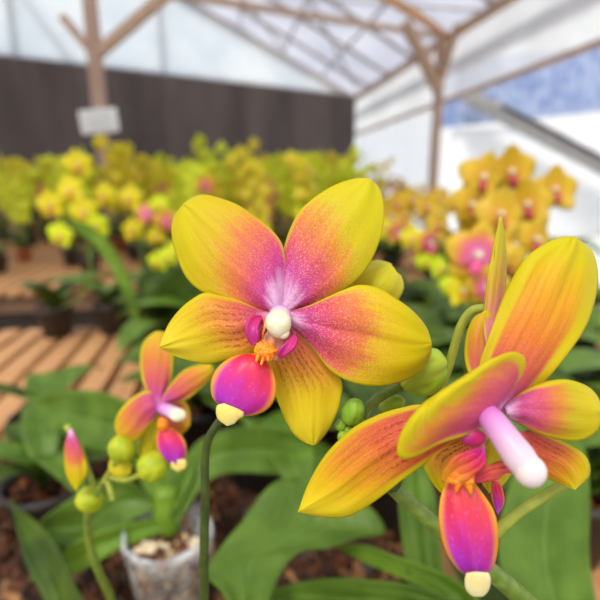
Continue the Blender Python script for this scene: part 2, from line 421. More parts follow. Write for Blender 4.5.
# roof: sheets of real thickness over rafters
LR = 8.6
def rp(s, t, dz=0): return CORN+D2*s-D1*t+Vector((0, 0, prof(s)+dz))
b = MB()
for s0, s1 in ((-.15, RS), (RS, 2*RS)):
    for dz in (0,):
        v = [rp(s0, -.1, .03), rp(s1, -.1, .03), rp(s1, LR, .03), rp(s0, LR, .03)]
        v += [p+Vector((0, 0, .012)) for p in v]
        b.add(v, [(0, 1, 2, 3), (7, 6, 5, 4), (0, 4, 5, 1), (1, 5, 6, 2), (2, 6, 7, 3), (3, 7, 4, 0)])
struct('ceiling', b, m_roof)
b = MB()
for i in range(1, 9):        # rafters
    t = i*1.05
    if abs(t-4.2) < .1: continue
    b.bar(rp(0, t, -.03), rp(RS, t, -.03), .045, .05)
for i in range(1, 8):        # purlins
    b.bar(rp(i*.85, 0, 0), rp(i*.85, LR, 0), .03, .035)
for i in range(4):           # diagonal wind braces seen against the sheets
    b.bar(rp(.0+i*1.7, .4, -.06), rp(1.7+i*1.7, 2.9, -.06), .03, .02)
    b.bar(rp(.0+i*1.7, 5.2, -.06), rp(1.7+i*1.7, 2.9, -.06), .03, .02)
struct('ceiling_rafters', b, m_metal)
# eave beam and side wall panels
b = MB(); b.bar(CORN+Vector((0, 0, EAVE-.04)), CORN-D1*LR+Vector((0, 0, EAVE-.04)), .08, .09); struct('trim_3', b, m_brace)
b = MB(); b.bar(CORN+Vector((0, 0, 2.25)), CORN-D1*LR+Vector((0, 0, 2.25)), .05, .045); struct('trim_4', b, m_brace)
b = wallbox(CORN+R1*.03, CORN+R1*.03-D1*LR, 2.27, EAVE, .012); struct('wall_right_panel', b, m_band)
b = MB()
b.bar(CORN+R1*.06+Vector((0, 0, 2.62)), CORN+R1*.06-D1*LR+Vector((0, 0, 2.62)), .01, .16)
struct('trim_5', b, m_strip)
# hanging clear film between corner and post, gently pleated
b = MB(); nn = 90; vs = []
for i in range(nn+1):
    t = 4.0*i/nn; off = .03*math.sin(t*7)+.015*math.sin(t*19)
    for z in (0.4, 2.24): vs.append(CORN-D1*t+R1*(.06+off)+Vector((0, 0, z)))
b.add(vs, [(2*i, 2*i+2, 2*i+3, 2*i+1) for i in range(nn)])
struct('window_1', b, m_curt, True)
b = wallbox(CORN+R1*.06, CORN+R1*.06-D1*LR, 0, .4, .06); struct('wall_right_base', b, m_wwall)

# ------------------------------------------------------------------ posts
def at_line(px, py, y):      # a point on the ray of this pixel at world y
    d = FW+RX*((px-300)/FPX)+UP*((300-py)/FPX); k = y/d.y; return CAM+d*k
# right post on the side wall
pr = CORN-D1*4.17-R1*.06
tr_ = empty('timber_post', (pr.x, pr.y, 0), 'brown timber post with forked braces against the bright side wall', 'post')
b = MB(); b.bar(pr, pr+Vector((0, 0, EAVE-.05)), .10, .10); b.build('post_shaft', m_post, tr_)
b = MB(); b.bar(vert_pt(439, 92, pr, D2), vert_pt(405, 22, pr, D2), .09, .12); b.build('brace', m_brace, tr_)
b = MB(); b.bar(pr+Vector((0, 0, 2.45)), pr-D1*.42+Vector((0, 0, 3.0)), .07, .07); b.build('brace', m_brace, tr_)
b = MB(); b.bar(pr+Vector((0, 0, 2.45)), pr+D1*.5+Vector((0, 0, 2.95)), .05, .05); b.build('brace', m_brace, tr_)
# tie beam and rafter at this post
b = MB(); q1 = vert_pt(452, 38, pr, D2); q2 = vert_pt(210, 0, pr, D2); b.bar(q1+(q1-q2)*.02, q2+(q2-q1)*.4, .05, .055)
tag(b.build('tie_beam', m_brace), 'long pale timber tie beam spanning left from the forked post under the roof', 'beam')
b = MB(); q1 = vert_pt(451, 36, pr, D2); q2 = vert_pt(385, -4, pr, D2); b.bar(q1+(q2-q1)*.06, q2+(q2-q1)*1.2, .07, .085)
tag(b.build('rafter', m_rafter), 'orange timber rafter rising left from the forked post', 'beam')
# left post
pl = at_line(103.5, 150, 3.9); pl.z = 0
tl = empty('timber_post', pl, 'brown timber post carrying the small white sign, before the dark wall', 'post')
b = MB(); b.bar(pl, pl+Vector((0, 0, 3.6)), .085, .085); b.build('post_shaft', m_post, tl)
zf = at_line(101, 56, 3.9).z
def brace(px, py, w, m=m_brace):
    b = MB(); q = at_line(px, py, 3.9); dd = (q-Vector((pl.x, pl.y, zf))); q = Vector((pl.x, pl.y, zf))+dd*1.3
    b.bar(Vector((pl.x, pl.y, zf)), q, w, w); b.build('brace', m, tl)
brace(160, 0, .07); brace(70, 26, .055)
b = MB(); a1 = gp(5.28, EAVE+.03, -.12); 
b.bar(a1, a1+Vector((-.75, -.4, 1.25)), .05, .05); tag(b.build('brace_strut', m_metal), 'thin dark diagonal strut rising from the top of the dark wall', 'brace')
# the sign
sp = at_line(99, 121, 3.82)
m_sign = plain('sign_white', srgb(250, 250, 248), .6, srgb(240, 240, 240), 10)
m_ink = plain('sign_grey_print', srgb(196, 196, 198), .7)
sg = empty('sign_board', sp, 'small white rectangular notice fixed to the left timber post', 'sign')
M = Matrix.Rotation(math.radians(-5), 3, 'Y')
b = MB(); b.box(sp, (.285, .02, .17), M); o = b.build('board', m_sign, sg)
bv = o.modifiers.new('bevel', 'BEVEL'); bv.width = .008; bv.segments = 2
b = MB()
for i, z in enumerate((.045, .012, -.022, -.055)):
    b.box(sp+M @ Vector((-.01+.005*i, -.0125, z)), (.22-.03*(i % 2), .003, .010), M)
b.build('printed_lines', m_ink, sg)

# ------------------------------------------------------------------ outside, beyond the side wall
sh = at_line(520, 150, 13.0); 
hs = empty('outbuilding', (sh.x+.6, sh.y, -.1), 'white outbuilding with blue corrugated cladding and grey sloping roof seen through the side wall', 'building')
x0 = sh.x-1.9
b = MB(); b.box((x0+4.3, 13.6, 1.3), (8.0, .2, 2.8)); b.build('wall', m_wwall, hs)
b = MB(); n = 90; vs = []; W = 9.0
for i in range(n+1):
    x = x0-.3+W*i/n; y = 13.3+.06*math.sin(i*PI/1.5)
    for z in (2.7, 4.3): vs.append(Vector((x, y, z+ .1*(x-x0))))
fs = [(2*i, 2*i+2, 2*i+3, 2*i+1) for i in range(n)]
v2 = [p+Vector((0, .02, 0)) for p in vs]; b.add(vs, fs); b.add(v2, fs); b.build('blue_cladding', m_blue, hs)
b = MB()
for i in range(16):          # stepped courses of the grey roof, running down to the right
    x = x0+.3+i*.32; b.box((x+.9, 12.6+.02*(i % 2), 2.95-i*.15), (1.9, 1.0, .12), Matrix.Rotation(.42, 3, 'Y'))
b.build('roof', m_thatch, hs)

# ------------------------------------------------------------------ benches
BZ = .85
def bench(name, a0, a1, b0, b1, label):
    """a across, b along the greenhouse axis"""
    G = lambda a, bb, z: R1*a+D1*bb+Vector((0, 0, z))
    t = empty(name, G((a0+a1)/2, (b0+b1)/2, 0), label, 'bench')
    m = MB(); a = a0; Mx = Matrix((R1, D1, Vector((0, 0, 1)))).transposed()
    while a < a1-.04:
        m.box(G(a+.0245, (b0+b1)/2, BZ-.01), (.049, b1-b0, .02), Mx); a += .065
    o = m.build('slatted_top', m_slat, t)
    bv = o.modifiers.new('bevel', 'BEVEL'); bv.width = .003; bv.segments = 2
    m = MB()
    for bb in (b0+.06, (b0+b1)/2, b1-.06): m.box(G((a0+a1)/2, bb, BZ-.055), (a1-a0, .06, .07), Mx)
    for aa in (a0+.05, a1-.05): m.box(G(aa, (b0+b1)/2, BZ-.06), (.05, b1-b0, .08), Mx)
    m.build('frame', m_frame, t)
    for aa in (a0+.08, a1-.08):
        for bb in (b0+.1, b1-.1):
            m = MB(); m.box(G(aa, bb, (BZ-.1)/2), (.07, .07, BZ-.1), Mx); m.build('leg', m_frame, t)
    return t
bench('slatted_bench', -1.15, 1.35, .12, 1.42, 'tan slatted wooden bench nearest, bare slats showing at left under the flowers')
bench('slatted_bench', -2.6, 1.6, 1.95, 3.9, 'second slatted wooden bench behind the nearest one, across the dark gap')
bench('slatted_bench', -3.2, 1.6, 4.35, 7.2, 'farthest slatted wooden bench, crowded with yellow orchids before the dark wall')

# ------------------------------------------------------------------ generic orchid parts (local coordinates)
def flower_sheets(R=.03, wid=1.0, seed=0, nu=8, nv=9):
    """five tepals in the XZ plane facing -Y"""
    rnd = random.Random(seed); mb = MB()
    for i, a in enumerate((90, 162, 18, 232, 308)):
        a = math.radians(a+rnd.uniform(-6, 6)); big = 1.25 if i in (1, 2) else .92
        w = R*.42*wid*big; L = R*rnd.uniform(.95, 1.08); tilt = rnd.uniform(.05, .3)*(-1 if rnd.random() < .3 else 1)
        v = []; uv = []; f = []
        for r in range(nv):
            t = r/(nv-1); ww = w*math.sin(PI*min(1, t**.8*.98+.02))**.6
            for c in range(nu+1):
                q = 2*c/nu-1
                x = q*ww; y = L*t; z = tilt*L*t*t + .12*L*q*q*t
                px = math.cos(a)*y-math.sin(a)*x; pz = math.sin(a)*y+math.cos(a)*x
                v.append(Vector((px, z-.0012*(i in (1, 2)), pz))); uv.append((c/nu, t))
        for r in range(nv-1):
            for c in range(nu):
                k = r*(nu+1)+c; f.append((k, k+1, k+nu+2, k+nu+1))
        V, F, UV = solid(v, f, uv, .0004)
        mb.add(V, F, UV)
    return mb
def ellips(c, r, seg=12, rings=8, M=None, tipf=0.):
    v = []; f = []; uv = []
    for i in range(rings+1):
        th = PI*i/rings
        for k in range(seg):
            ph = 2*PI*k/seg
            s = math.sin(th)*(1+tipf*math.cos(th)); p = Vector((r[0]*s*math.cos(ph), r[1]*s*math.sin(ph), r[2]*math.cos(th)))
            if M is not None: p = M @ p
            v.append(Vector(c)+p); uv.append((k/seg, i/rings))
    for i in range(rings):
        for k in range(seg): f.append((i*seg+k, (i+1)*seg+k, (i+1)*seg+(k+1) % seg, i*seg+(k+1) % seg))
    return v, f, uv
def bgmat(name, cols, pos=(0., .18, .4, .7, .9)):
    k = NT(name); u, v = k.uv(); q = k.M('ABSOLUTE', k.M('MULTIPLY_ADD', u, 2., -1.))
    n = k.noise(k.objc(), 60, 2.)
    t = k.M('ADD', k.M('ADD', v, k.M('MULTIPLY', k.M('POWER', q, 3.), .25)), k.M('MULTIPLY_ADD', n, .3, -.15))
    return k.finish(k.ramp(t, list(zip(pos, cols))), .5, None, transl=.25)
fm_y = bgmat('tepal_yellow_green', [srgb(244, 236, 90), srgb(238, 238, 20), srgb(232, 240, 12), srgb(226, 238, 20), srgb(212, 230, 40)])
fm_y2 = bgmat('tepal_yellow', [srgb(238, 200, 110), srgb(236, 216, 20), srgb(238, 220, 10), srgb(234, 218, 14), srgb(224, 214, 30)])
fm_o = bgmat('tepal_orange_pink', [srgb(236, 150, 190), srgb(226, 100, 130), srgb(230, 130, 90), srgb(228, 176, 50), srgb(222, 190, 50)])
fm_p = bgmat('tepal_pink_centre', [srgb(244, 210, 226), srgb(226, 110, 160), srgb(226, 104, 130), srgb(230, 150, 66), srgb(228, 192, 40)], (0., .2, .38, .58, .8))
fm_g = bgmat('tepal_gold', [srgb(240, 200, 150), srgb(222, 160, 40), srgb(226, 180, 30), srgb(224, 186, 34), srgb(214, 180, 44)])
lm_r = plain('lip_red', srgb(190, 50, 66), .5, srgb(170, 60, 60), 100)
lm_p = plain('lip_pink', srgb(228, 90, 140), .5, srgb(214, 70, 120), 100)
lm_o = plain('lip_orange', srgb(220, 140, 50), .5, srgb(214, 110, 60), 100)
FL = {}
for key, tm, lm, R in (('y', fm_y, lm_o, .040), ('y2', fm_y2, lm_o, .040), ('o', fm_o, lm_p, .037), ('p', fm_p, lm_p, .033), ('g', fm_g, lm_r, .034)):
    for sd in range(2):
        mb = flower_sheets(R, 1.05, sd+hash(R) % 3)
        mb.mi = [0]*len(mb.f)
        n0 = len(mb.f)
        v, f, uv = ellips((0, -.005, .001), (.0035, .006, .0035)); mb.add(v, f, uv, 2)
        v, f, uv = ellips((0, -.008, -.011), (.006, .004, .009), tipf=-.4); mb.add(v, f, uv, 1)
        me = bpy.data.meshes.new('flower'); me.from_pydata([tuple(p) for p in mb.v], [], mb.f)
        for m in (tm, lm, m_white): me.materials.append(m)
        l = me.uv_layers.new(name='UVMap')
        for lp in me.loops: l.data[lp.index].uv = mb.uv[lp.vertex_index]
        for p, q in zip(me.polygons, mb.mi): p.material_index = q; p.use_smooth = True
        FL[key, sd] = me
LEAF = {}
def leaf_mesh(L, W, droop, mat, key):
    v = []; uv = []; f = []; nu, nv = 8, 14
    for r in range(nv):
        t = r/(nv-1); w = W*(math.sin(PI*min(1, .12+.86*t**.9)))**.7
        if t > .97: w *= .5
        a = .95-droop*t; 
        if r == 0: pos = Vector((0, 0, 0))
        else: pos = pos+Vector((math.cos(a), 0, math.sin(a)))*L/(nv-1)
        nvec = Vector((-math.sin(a), 0, math.cos(a)))
        for c in range(nu+1):
            q = 2*c/nu-1
            v.append(pos+Vector((0, q*w, 0))+nvec*(abs(q)*w*.25)); uv.append((c/nu, t))
    for r in range(nv-1):
        for c in range(nu):
            k = r*(nu+1)+c; f.append((k, k+nu+1, k+nu+2, k+1))
    V, F, UV = solid(v, f, uv, .0012)
    me = bpy.data.meshes.new('leaf'); me.from_pydata([tuple(p) for p in V], [], F); me.materials.append(mat)
    l = me.uv_layers.new(name='UVMap')
    for lp in me.loops: l.data[lp.index].uv = UV[lp.vertex_index]
    for p in me.polygons: p.use_smooth = True
    LEAF[key] = me
leaf_mesh(.20, .034, 1.1, m_leafd, 0); leaf_mesh(.24, .038, 1.5, m_leaf, 1); leaf_mesh(.16, .032, .8, m_leafd, 2); leaf_mesh(.2, .03, 1.3, m_leafl, 3)
def pot_data(r0, r1, h, lip=.004, seg=24, wall=.002):
    pr = [(0, 0), (r0, 0), (r1, h-.012), (r1+lip, h-.012), (r1+lip, h), (r1+lip-wall-.001, h), (r1-wall, h-.014), (r0-wall, .004), (0, .004)]
    v = []; f = []
    for (r, z) in pr:
        for k in range(seg): v.append(Vector((r*math.cos(2*PI*k/seg), r*math.sin(2*PI*k/seg), z)))
    for i in range(len(pr)-1):
        for k in range(seg): f.append((i*seg+k, i*seg+(k+1) % seg, (i+1)*seg+(k+1) % seg, (i+1)*seg+k))
    return v, f
def put(name, me, parent, loc, rot=(0, 0, 0), sc=1):
    o = bpy.data.objects.new(name, me); COL.objects.link(o); o.parent = parent; o.location = loc; o.rotation_euler = rot; o.scale = (sc,)*3; return o
def bark_mesh(r, n, seed, z=0., mats=(m_bark, m_barkp), sz=.008, name='bark_chips'):
    rnd = random.Random(seed); mb = MB()
    for i in range(n):
        a = rnd.uniform(0, 2*PI); q = r*math.sqrt(rnd.random())
        M = Matrix.Rotation(rnd.uniform(0, 6), 3, 'Z') @ Matrix.Rotation(rnd.uniform(-.8, .8), 3, 'X')
        v, f, uv = ellips((q*math.cos(a), q*math.sin(a), z+rnd.uniform(-.006, .006)), (sz*rnd.uniform(.6, 1.3), sz*rnd.uniform(.4, .8), sz*rnd.uniform(.3, .6)), 6, 4, M)
        mb.add(v, f, uv, 0 if rnd.random() < .6 else 1)
    me = bpy.data.meshes.new(name); me.from_pydata([tuple(p) for p in mb.v], [], mb.f)
    for m in mats: me.materials.append(m)
    for p, q in zip(me.polygons, mb.mi): p.material_index = q
    return me
_bark = bark_mesh(.036, 60, 3, mats=(m_bark, m_litter))
_pv, _pf = pot_data(.033, .043, .085)
def pot_mesh(mat):
    me = bpy.data.meshes.new('pot'); me.from_pydata([tuple(p) for p in _pv], [], _pf); me.materials.append(mat)
    for p in me.polygons: p.use_smooth = True
    return me
POTS = [pot_mesh(m_potb), pot_mesh(m_potc)]
def make_plant(fk, seed, H=.5, nf=7, leaves=5, spikes=1, pot=0):
    rnd = random.Random(seed); t = empty('potted_orchid', (0, 0, 0))
    put('pot', POTS[pot], t, (0, 0, 0)); tag(put('bark_chips', _bark, t, (0, 0, .072)), kind='stuff')
    for i in range(leaves):
        put('leaf', LEAF[rnd.choice((0, 0, 1, 2, 2))], t, (0, 0, .075+.004*i), (0, 0, i*2.4+rnd.uniform(-.4, .4)), rnd.uniform(.75, 1.1))
    for s in range(spikes):
        h = H*rnd.uniform(.88, 1.1); a = rnd.uniform(0, 2*PI); lean = rnd.uniform(.03, .12)
        dx, dy = math.cos(a)*lean, math.sin(a)*lean
        pts = [Vector((dx*.1, dy*.1, .07)), Vector((dx*.4, dy*.4, .07+h*.4)), Vector((dx*.9, dy*.9, .07+h*.8)), Vector((dx*1.7, dy*1.7, .07+h)), Vector((dx*2.5, dy*2.5, .07+h*.98))]
        tube('stem', pts, [.0035, .0028, .002, .0012], m_stem, t, 6, 16, local=True)
        c = catmull(pts, 40)
        for i in range(nf):
            p = c[min(39, int(14+24*i/nf))]; side = -1 if i % 2 else 1
            off = Vector((side*rnd.uniform(.012, .034), -rnd.uniform(.008, .03), rnd.uniform(-.01, .012)))
            put('flower', FL[fk, rnd.randint(0, 1)], t, p+off, (rnd.uniform(-.35, .35), rnd.uniform(-.3, .3), side*rnd.uniform(-.1, .9)), rnd.uniform(.85, 1.1))
        for i in range(2):
            bm_ = ellips((0, 0, 0), (.006, .006, .008)); q = c[39-i]
            link('bud', [v+q+Vector((0, 0, -.008*i)) for v in bm_[0]], bm_[1], m_budy, t, bm_[2], local=True)
    return t
kinds = [('y', 1, .50, 8), ('y2', 2, .48, 8), ('y', 3, .56, 9), ('o', 4, .42, 7), ('y2', 5, .54, 7), ('g', 6, .46, 8), ('y', 8, .44, 9), ('p', 9, .40, 6)]
protos = [[make_plant(k, s, H, nf, 5, 2, s % 2), False, k] for k, s, H, nf in kinds]
cname = {'y': 'yellow-green', 'y2': 'bright yellow', 'o': 'orange and pink', 'g': 'golden', 'p': 'pink-centred'}
def place(i, x, y, sc, rz, label, group, z=BZ):
    pr_, used, k = protos[i]
    if used: o = copy_tree(pr_)
    else: o = pr_; protos[i][1] = True
    o.location = (x, y, z); o.rotation_euler = (0, 0, rz); o.scale = (sc,)*3
    tag(o, label, 'potted orchid', group); return o
rnd = random.Random(11)
def inG(x, y):
    return x*R1.x+y*R1.y, x*D1.x+y*D1.y
def scatter(b0, b1, a0, a1, da, db, kinds_, where, skip=None, smin=.85, smax=1.1):
    bb = b0
    while bb < b1:
        a = a0+rnd.uniform(0, da)
        while a < a1:
            aa = a+rnd.uniform(-.03, .03); cb = bb+rnd.uniform(-.05, .05)
            p = R1*aa+D1*cb
            if not (skip and skip(p)):
                i = rnd.choice(kinds_)
                k = protos[i][2]
                place(i, p.x, p.y, rnd.uniform(smin, smax), rnd.choice((-.5, -.2, 0, .3, .5)), f'out-of-focus {cname[k]} orchid spike in a pot {where}', f'{cname[k]} orchids {where}')
            a += da
        bb += db
def vis(p, d):        # rough picture column of a ground point
    return 300+493*p.x/p.y
scatter(4.5, 7.1, -3.1, 1.5, .34, .45, (0, 1, 2, 4, 6), 'on the farthest bench before the dark wall', lambda p: vis(p, 0) < -30 or vis(p, 0) > 640, .95, 1.2)
scatter(2.75, 3.85, -2.5, .95, .27, .34, (0, 1, 2, 4, 6, 0, 1, 3), 'on the second bench', lambda p: vis(p, 0) < -30 or vis(p, 0) > 355, .85, 1.08)
scatter(2.05, 2.7, -2.5, 1.4, .24, .3, (0, 6, 1, 2, 3), 'at the front of the second bench', lambda p: vis(p, 0) < 150 or vis(p, 0) > 355, .72, .9)
scatter(2.05, 3.85, .1, 1.5, .28, .36, (5, 3, 5, 7), 'at the right of the second bench', lambda p: vis(p, 0) < 370 or vis(p, 0) > 640, .66, .84)

# leafy plants without open flowers filling the near bench
def leafy(x, y, n, sc, seed, label, group=None, lm=(0, 1, 2)):
    r = random.Random(seed); t = empty('leafy_orchid', (x, y, BZ), label, 'potted plant', group)
    put('pot', POTS[0], t, (0, 0, 0)); tag(put('bark_chips', _bark, t, (0, 0, .072)), kind='stuff')
    for i in range(n):
        put('leaf', LEAF[r.choice(lm)], t, (0, 0, .075+.005*i), (0, 0, i*2.4+r.uniform(-.4, .4)), sc*r.uniform(.8, 1.15))
    return t
k = 0
for (x, y) in [(-.17, 1.0), (-.05, 1.22), (-.22, 1.28), (.08, .98), (.2, 1.2), (.32, .95), (.42, 1.18), (.55, .9), (.68, 1.15), (.8, .85), (.03, .72), (.2, .70), (.37, .68), (.53, .64), (.12, .5), (.30, .46), (.46, .45), (.62, .42), (-.12, .80), (-.15, .66), (-.06, .58)]:
    k += 1
    leafy(x, y, 7, .8 if x < -.1 and y < .85 else .95, k, 'broad-leaved dark green orchid plant without flowers, packed on the nearest bench', 'leafy plants on the nearest bench')

# ------------------------------------------------------------------ mid-distance flowering plants, placed one by one
def hand_plant(base, fl, label, stem_via, pot=0, nleaf=5, sc=1., lseed=1, name='potted_orchid', stemmat=m_stem):
    """fl: (px, py, distance, diameter in pixels, yaw, kind)"""
    bx, by = base; t = empty(name, (bx, by, BZ), label, 'potted orchid')
    r = random.Random(lseed)
    put('pot', POTS[pot], t, (0, 0, 0)); tag(put('bark_chips', _bark, t, (0, 0, .072)), kind='stuff')
    for i in range(nleaf):
        put('leaf', LEAF[r.choice((0, 1, 2))], t, (0, 0, .075+.004*i), (0, 0, i*2.4+r.uniform(-.4, .4)), r.uniform(.8, 1.1))
    pts = [Vector((bx, by, BZ+.07))]+[P(*s) for s in stem_via]
    tube('stem', pts, [.0034, .003, .0022, .0014], stemmat, t, 8)
    c = catmull(pts, 60)
    for (px, py, d, dia, yaw, kk) in fl:
        p = P(px, py, d); s = dia/FPX*d/(2*{'y': .040, 'y2': .040, 'o': .037}.get(kk, .033))
        o = put('flower', FL[kk, r.randint(0, 1)], t, p-t.location, (r.uniform(-.25, .15), r.uniform(-.3, .3), yaw), s)
        q = min(c, key=lambda w: (w-p).length)
        tube('pedicel', [q, (q+p)/2+Vector((0, .006, .006)), p+Vector((0, .003, 0))], [.0013, .0011], m_stemy, t, 6, 8)
    return t
# right cluster of golden flowers
hand_plant((.34, .80), [(482, 178, .66, 50, .1, 'g'), (512, 172, .68, 50, -.3, 'g'), (470, 205, .64, 44, .5, 'g'), (500, 215, .62, 52, -.1, 'g'), (528, 205, .66, 50, -.5, 'g'), (535, 240, .62, 48, .2, 'g'), (478, 228, .66, 40, .3, 'g'), (512, 245, .6, 40, .6, 'g'), (555, 190, .66, 46, -.3, 'g')],
           'tall spike of golden orchids with red lips, above the pink flower at right', [(520, 300, .68), (515, 240, .68), (505, 195, .68), (482, 172, .68), (465, 185, .67)], 0, 5, 1., 4)
# pink-centred flowers at right
hand_plant((.22, .60), [(478, 256, .50, 66, -.2, 'p'), (462, 290, .52, 38, .3, 'y2'), (488, 288, .5, 44, -.3, 'p'), (430, 243, .55, 34, .5, 'p'), (505, 262, .52, 42, -.3, 'g')],
           'orchid with a large pink-centred flower, below the golden spike at right', [(470, 340, .54), (472, 300, .53), (470, 265, .52), (450, 245, .53), (428, 238, .55)], 1, 4, 1., 5)
hand_plant((.19, .95), [(398, 232, .95, 28, .1, 'o'), (412, 238, .9, 26, -.2, 'y2'), (440, 268, .8, 24, .3, 'y'), (426, 262, .82, 22, .1, 'y'), (452, 285, .8, 26, .2, 'y'), (385, 228, .95, 24, .3, 'y2'), (438, 225, .9, 24, .1, 'g'), (455, 205, .95, 24, -.1, 'g')],
           'short spike of small yellow orchids, left of the pink-centred flower', [(430, 300, .86), (432, 262, .86), (420, 240, .9), (398, 226, .95)], 0, 5, 1., 6)
hand_plant((.30, 1.2), [(380, 212, 1.3, 24, .1, 'g'), (396, 204, 1.3, 24, -.2, 'g'), (412, 200, 1.3, 26, .3, 'g'), (426, 206, 1.25, 24, .1, 'g'), (440, 214, 1.25, 24, .4, 'g'), (404, 216, 1.3, 22, .1, 'g'), (442, 198, 1.3, 20, .1, 'g')],
           'arching spray of small golden orchids before the bright film wall', [(440, 270, 1.3), (442, 225, 1.3), (425, 200, 1.3), (400, 200, 1.3), (378, 210, 1.3)], 0, 4, 1., 7)
# left
hand_plant((-.52, 1.28), [(146, 214, 1.2, 25, .2, 'p'), (167, 222, 1.2, 26, .3, 'o'), (132, 230, 1.2, 24, -.1, 'y2'), (156, 236, 1.22, 22, .2, 'y2'), (130, 198, 1.25, 28, -.2, 'y2'), (160, 205, 1.2, 22, .2, 'y')],
           'orchid with one round pink flower among yellow ones, left of the main bloom', [(140, 290, 1.25), (142, 245, 1.25), (148, 215, 1.22), (138, 195, 1.26)], 0, 5, 1., 8)
hand_plant((-.66, 1.25), [(84, 212, 1.1, 32, .1, 'y2'), (104, 196, 1.15, 26, -.2, 'y2'), (70, 190, 1.1, 30, .1, 'y2'), (78, 165, 1.15, 30, .4, 'y2'), (96, 226, 1.1, 28, .1, 'y'), (50, 205, 1.1, 30, .1, 'y2'), (60, 235, 1.1, 28, .1, 'y')],
           'yellow orchid spike at the far left beneath the sign post', [(88, 290, 1.15), (88, 240, 1.14), (82, 200, 1.15), (74, 165, 1.15)], 0, 4, 1., 9)
hand_plant((-.38, 1.32), [(196, 234, 1.3, 22, .2, 'y'), (168, 256, 1.1, 20, .2, 'y'), (158, 262, 1.1, 22, .1, 'y'), (175, 250, 1.1, 20, .1, 'y'), (206, 186, 1.5, 22, .1, 'o')],
           'lime green orchid tips over dark leaves, left of the upper petal', [(172, 300, 1.2), (178, 262, 1.2), (196, 228, 1.3), (205, 190, 1.4)], 0, 7, 1., 10)

# ------------------------------------------------------------------ foreground: the main bloom
C0 = (278, 316)
pot1 = Vector((-.03, .235, BZ))
main = empty('potted_orchid', pot1, 'yellow and magenta orchid in sharp focus at the centre, on a thin dark stem', 'potted orchid')
put('pot', POTS[0], main, (0, 0, 0)); tag(put('bark_chips', _bark, main, (0, 0, .072)), kind='stuff')
v, f, uv = tube_data([pot1+Vector((.0, .0, .07)), P(190, 760, .23), P(202, 640, .185), P(204, 560, .168), P(205, 500, .160), P(205, 460, .156), P(209, 438, .153), P(222, 418, .150), P(242, 392, .147), P(262, 360, .145), P(276, 335, .143)], [.0026, .0024, .0021, .0019, .0019, .0017, .0014, .001], 12, 90)
link('stem', v, f, m_stemd, main, uv)
fl = tube('flower', [P(274, 338, .143), P(278, 326, .138), P(279, 320, .1325)], [.0014, .0018, .003], m_stemy, main, 12, 14)
D = .1300
UL_l = [(277, 315), (262, 310), (236, 302), (205, 292.5), (187.5, 277.5), (177.5, 255), (173, 235), (174.5, 219), (184, 205.5)]
UL_r = [(281, 313), (283, 297), (284.5, 277.5), (284.5, 257.5), (281, 242.5), (270, 229), (255, 217.5), (237.5, 206), (220, 199.5), (204, 196), (193, 199), (184, 205.5)]
sheet('petal', UL_l, UL_r, m_ul, fl, [D+.0012, D-.0005, D+.0005, D+.003, D+.0055], .0035, ruf=.0006, seed=1, nu=40, nv=60, ridge=.0004)
UR_l = [(279, 314), (282, 295), (282.5, 269), (286, 243.6), (298, 215), (315, 198), (335, 186), (355, 180), (368, 179.5)]
UR_r = [(283, 315), (298, 309), (313, 304.5), (332, 295), (352, 283), (367, 266), (377.6, 243.6), (382.5, 224), (382.5, 204), (377.6, 188), (368, 179.5)]
sheet('petal', UR_l, UR_r, m_ur, fl, [D+.002, D+.0008, D+.002, D+.0045, D+.007], .003, ruf=.0005, seed=4, nu=40, nv=60)
R_t = [(281, 314), (304, 308.5), (326.6, 297.5), (346.5, 289), (361, 285.6), (378, 289), (394.6, 299), (412, 312), (425, 328), (430, 343)]
R_b = [(283, 318), (288, 322), (301, 334), (314.6, 348.6), (328, 367), (345, 379), (365, 384.5), (386, 384.5), (405, 379), (420, 369), (429, 355), (430, 343)]
sheet('petal', R_t, R_b, m_r, fl, [D+.0005, D-.0025, D-.0035, D-.002, D+.001], .003, ruf=.0007, seed=2, nu=40, nv=60, ridge=.0005)
L_t = [(274, 313), (260, 309), (237.5, 299.5), (220, 295), (205, 292.5), (192, 299), (181, 308), (171, 320), (164, 333), (159, 347)]
L_b = [(272, 318), (264, 336), (256, 350), (243, 359), (225, 361), (210, 364), (196, 362.5), (180, 358), (168, 353), (159, 347)]
sheet('sepal', L_t, L_b, m_l, fl, [D+.0008, D-.002, D-.0025, D-.0005, D+.002], .0028, ruf=.0006, seed=3, nu=40, nv=60, ridge=-.0006)
B_l = [(276, 317), (269, 338), (266, 358), (270, 378), (276, 397), (283, 415), (291, 431), (301, 440.7), (313, 445.5)]
B_r = [(282, 317), (292, 328), (305, 340), (320, 356), (333, 370), (342, 382), (341, 397), (337, 413), (328, 431), (318, 443), (313, 445.5)]
sheet('sepal', B_l, B_r, m_b, fl, [D+.0022, D+.002, D+.002, D+.003, D+.006], .0025, ruf=.0005, seed=6, nu=40, nv=60, ridge=-.0005)
# column with its white anther cap
def blob(name, pts, rads, mat, parent, seg=16, n=20): 
    v, f, uv = tube_data(pts, rads, seg, n); return link(name, v, f, mat, parent, uv)
co = blob('column', [P(281, 311, D), P(280, 316, D-.003), P(279, 320, D-.006)], [.0009, .0026, .0031, .0030, .0024], m_column, fl)
Mq = Matrix.Rotation(-.15, 3, 'Y')
v, f, uv = ellips(P(278.5, 324, D-.0075), (.0033, .0034, .0037), 24, 16, Mq, tipf=.12)
v = [p+Vector((0, 0, -.0004*math.exp(-((p.x-P(279,324,D-.0075).x)/.0008)**2) if p.z < P(279,330,D).z else 0)) for p in v]
link('anther_cap', v, f, m_white, co, uv)
v, f, uv = ellips(P(283, 332.5, D-.0075), (.0017, .0018, .0017), 16, 10); link('anther_cap', v, f, m_white, co, uv)
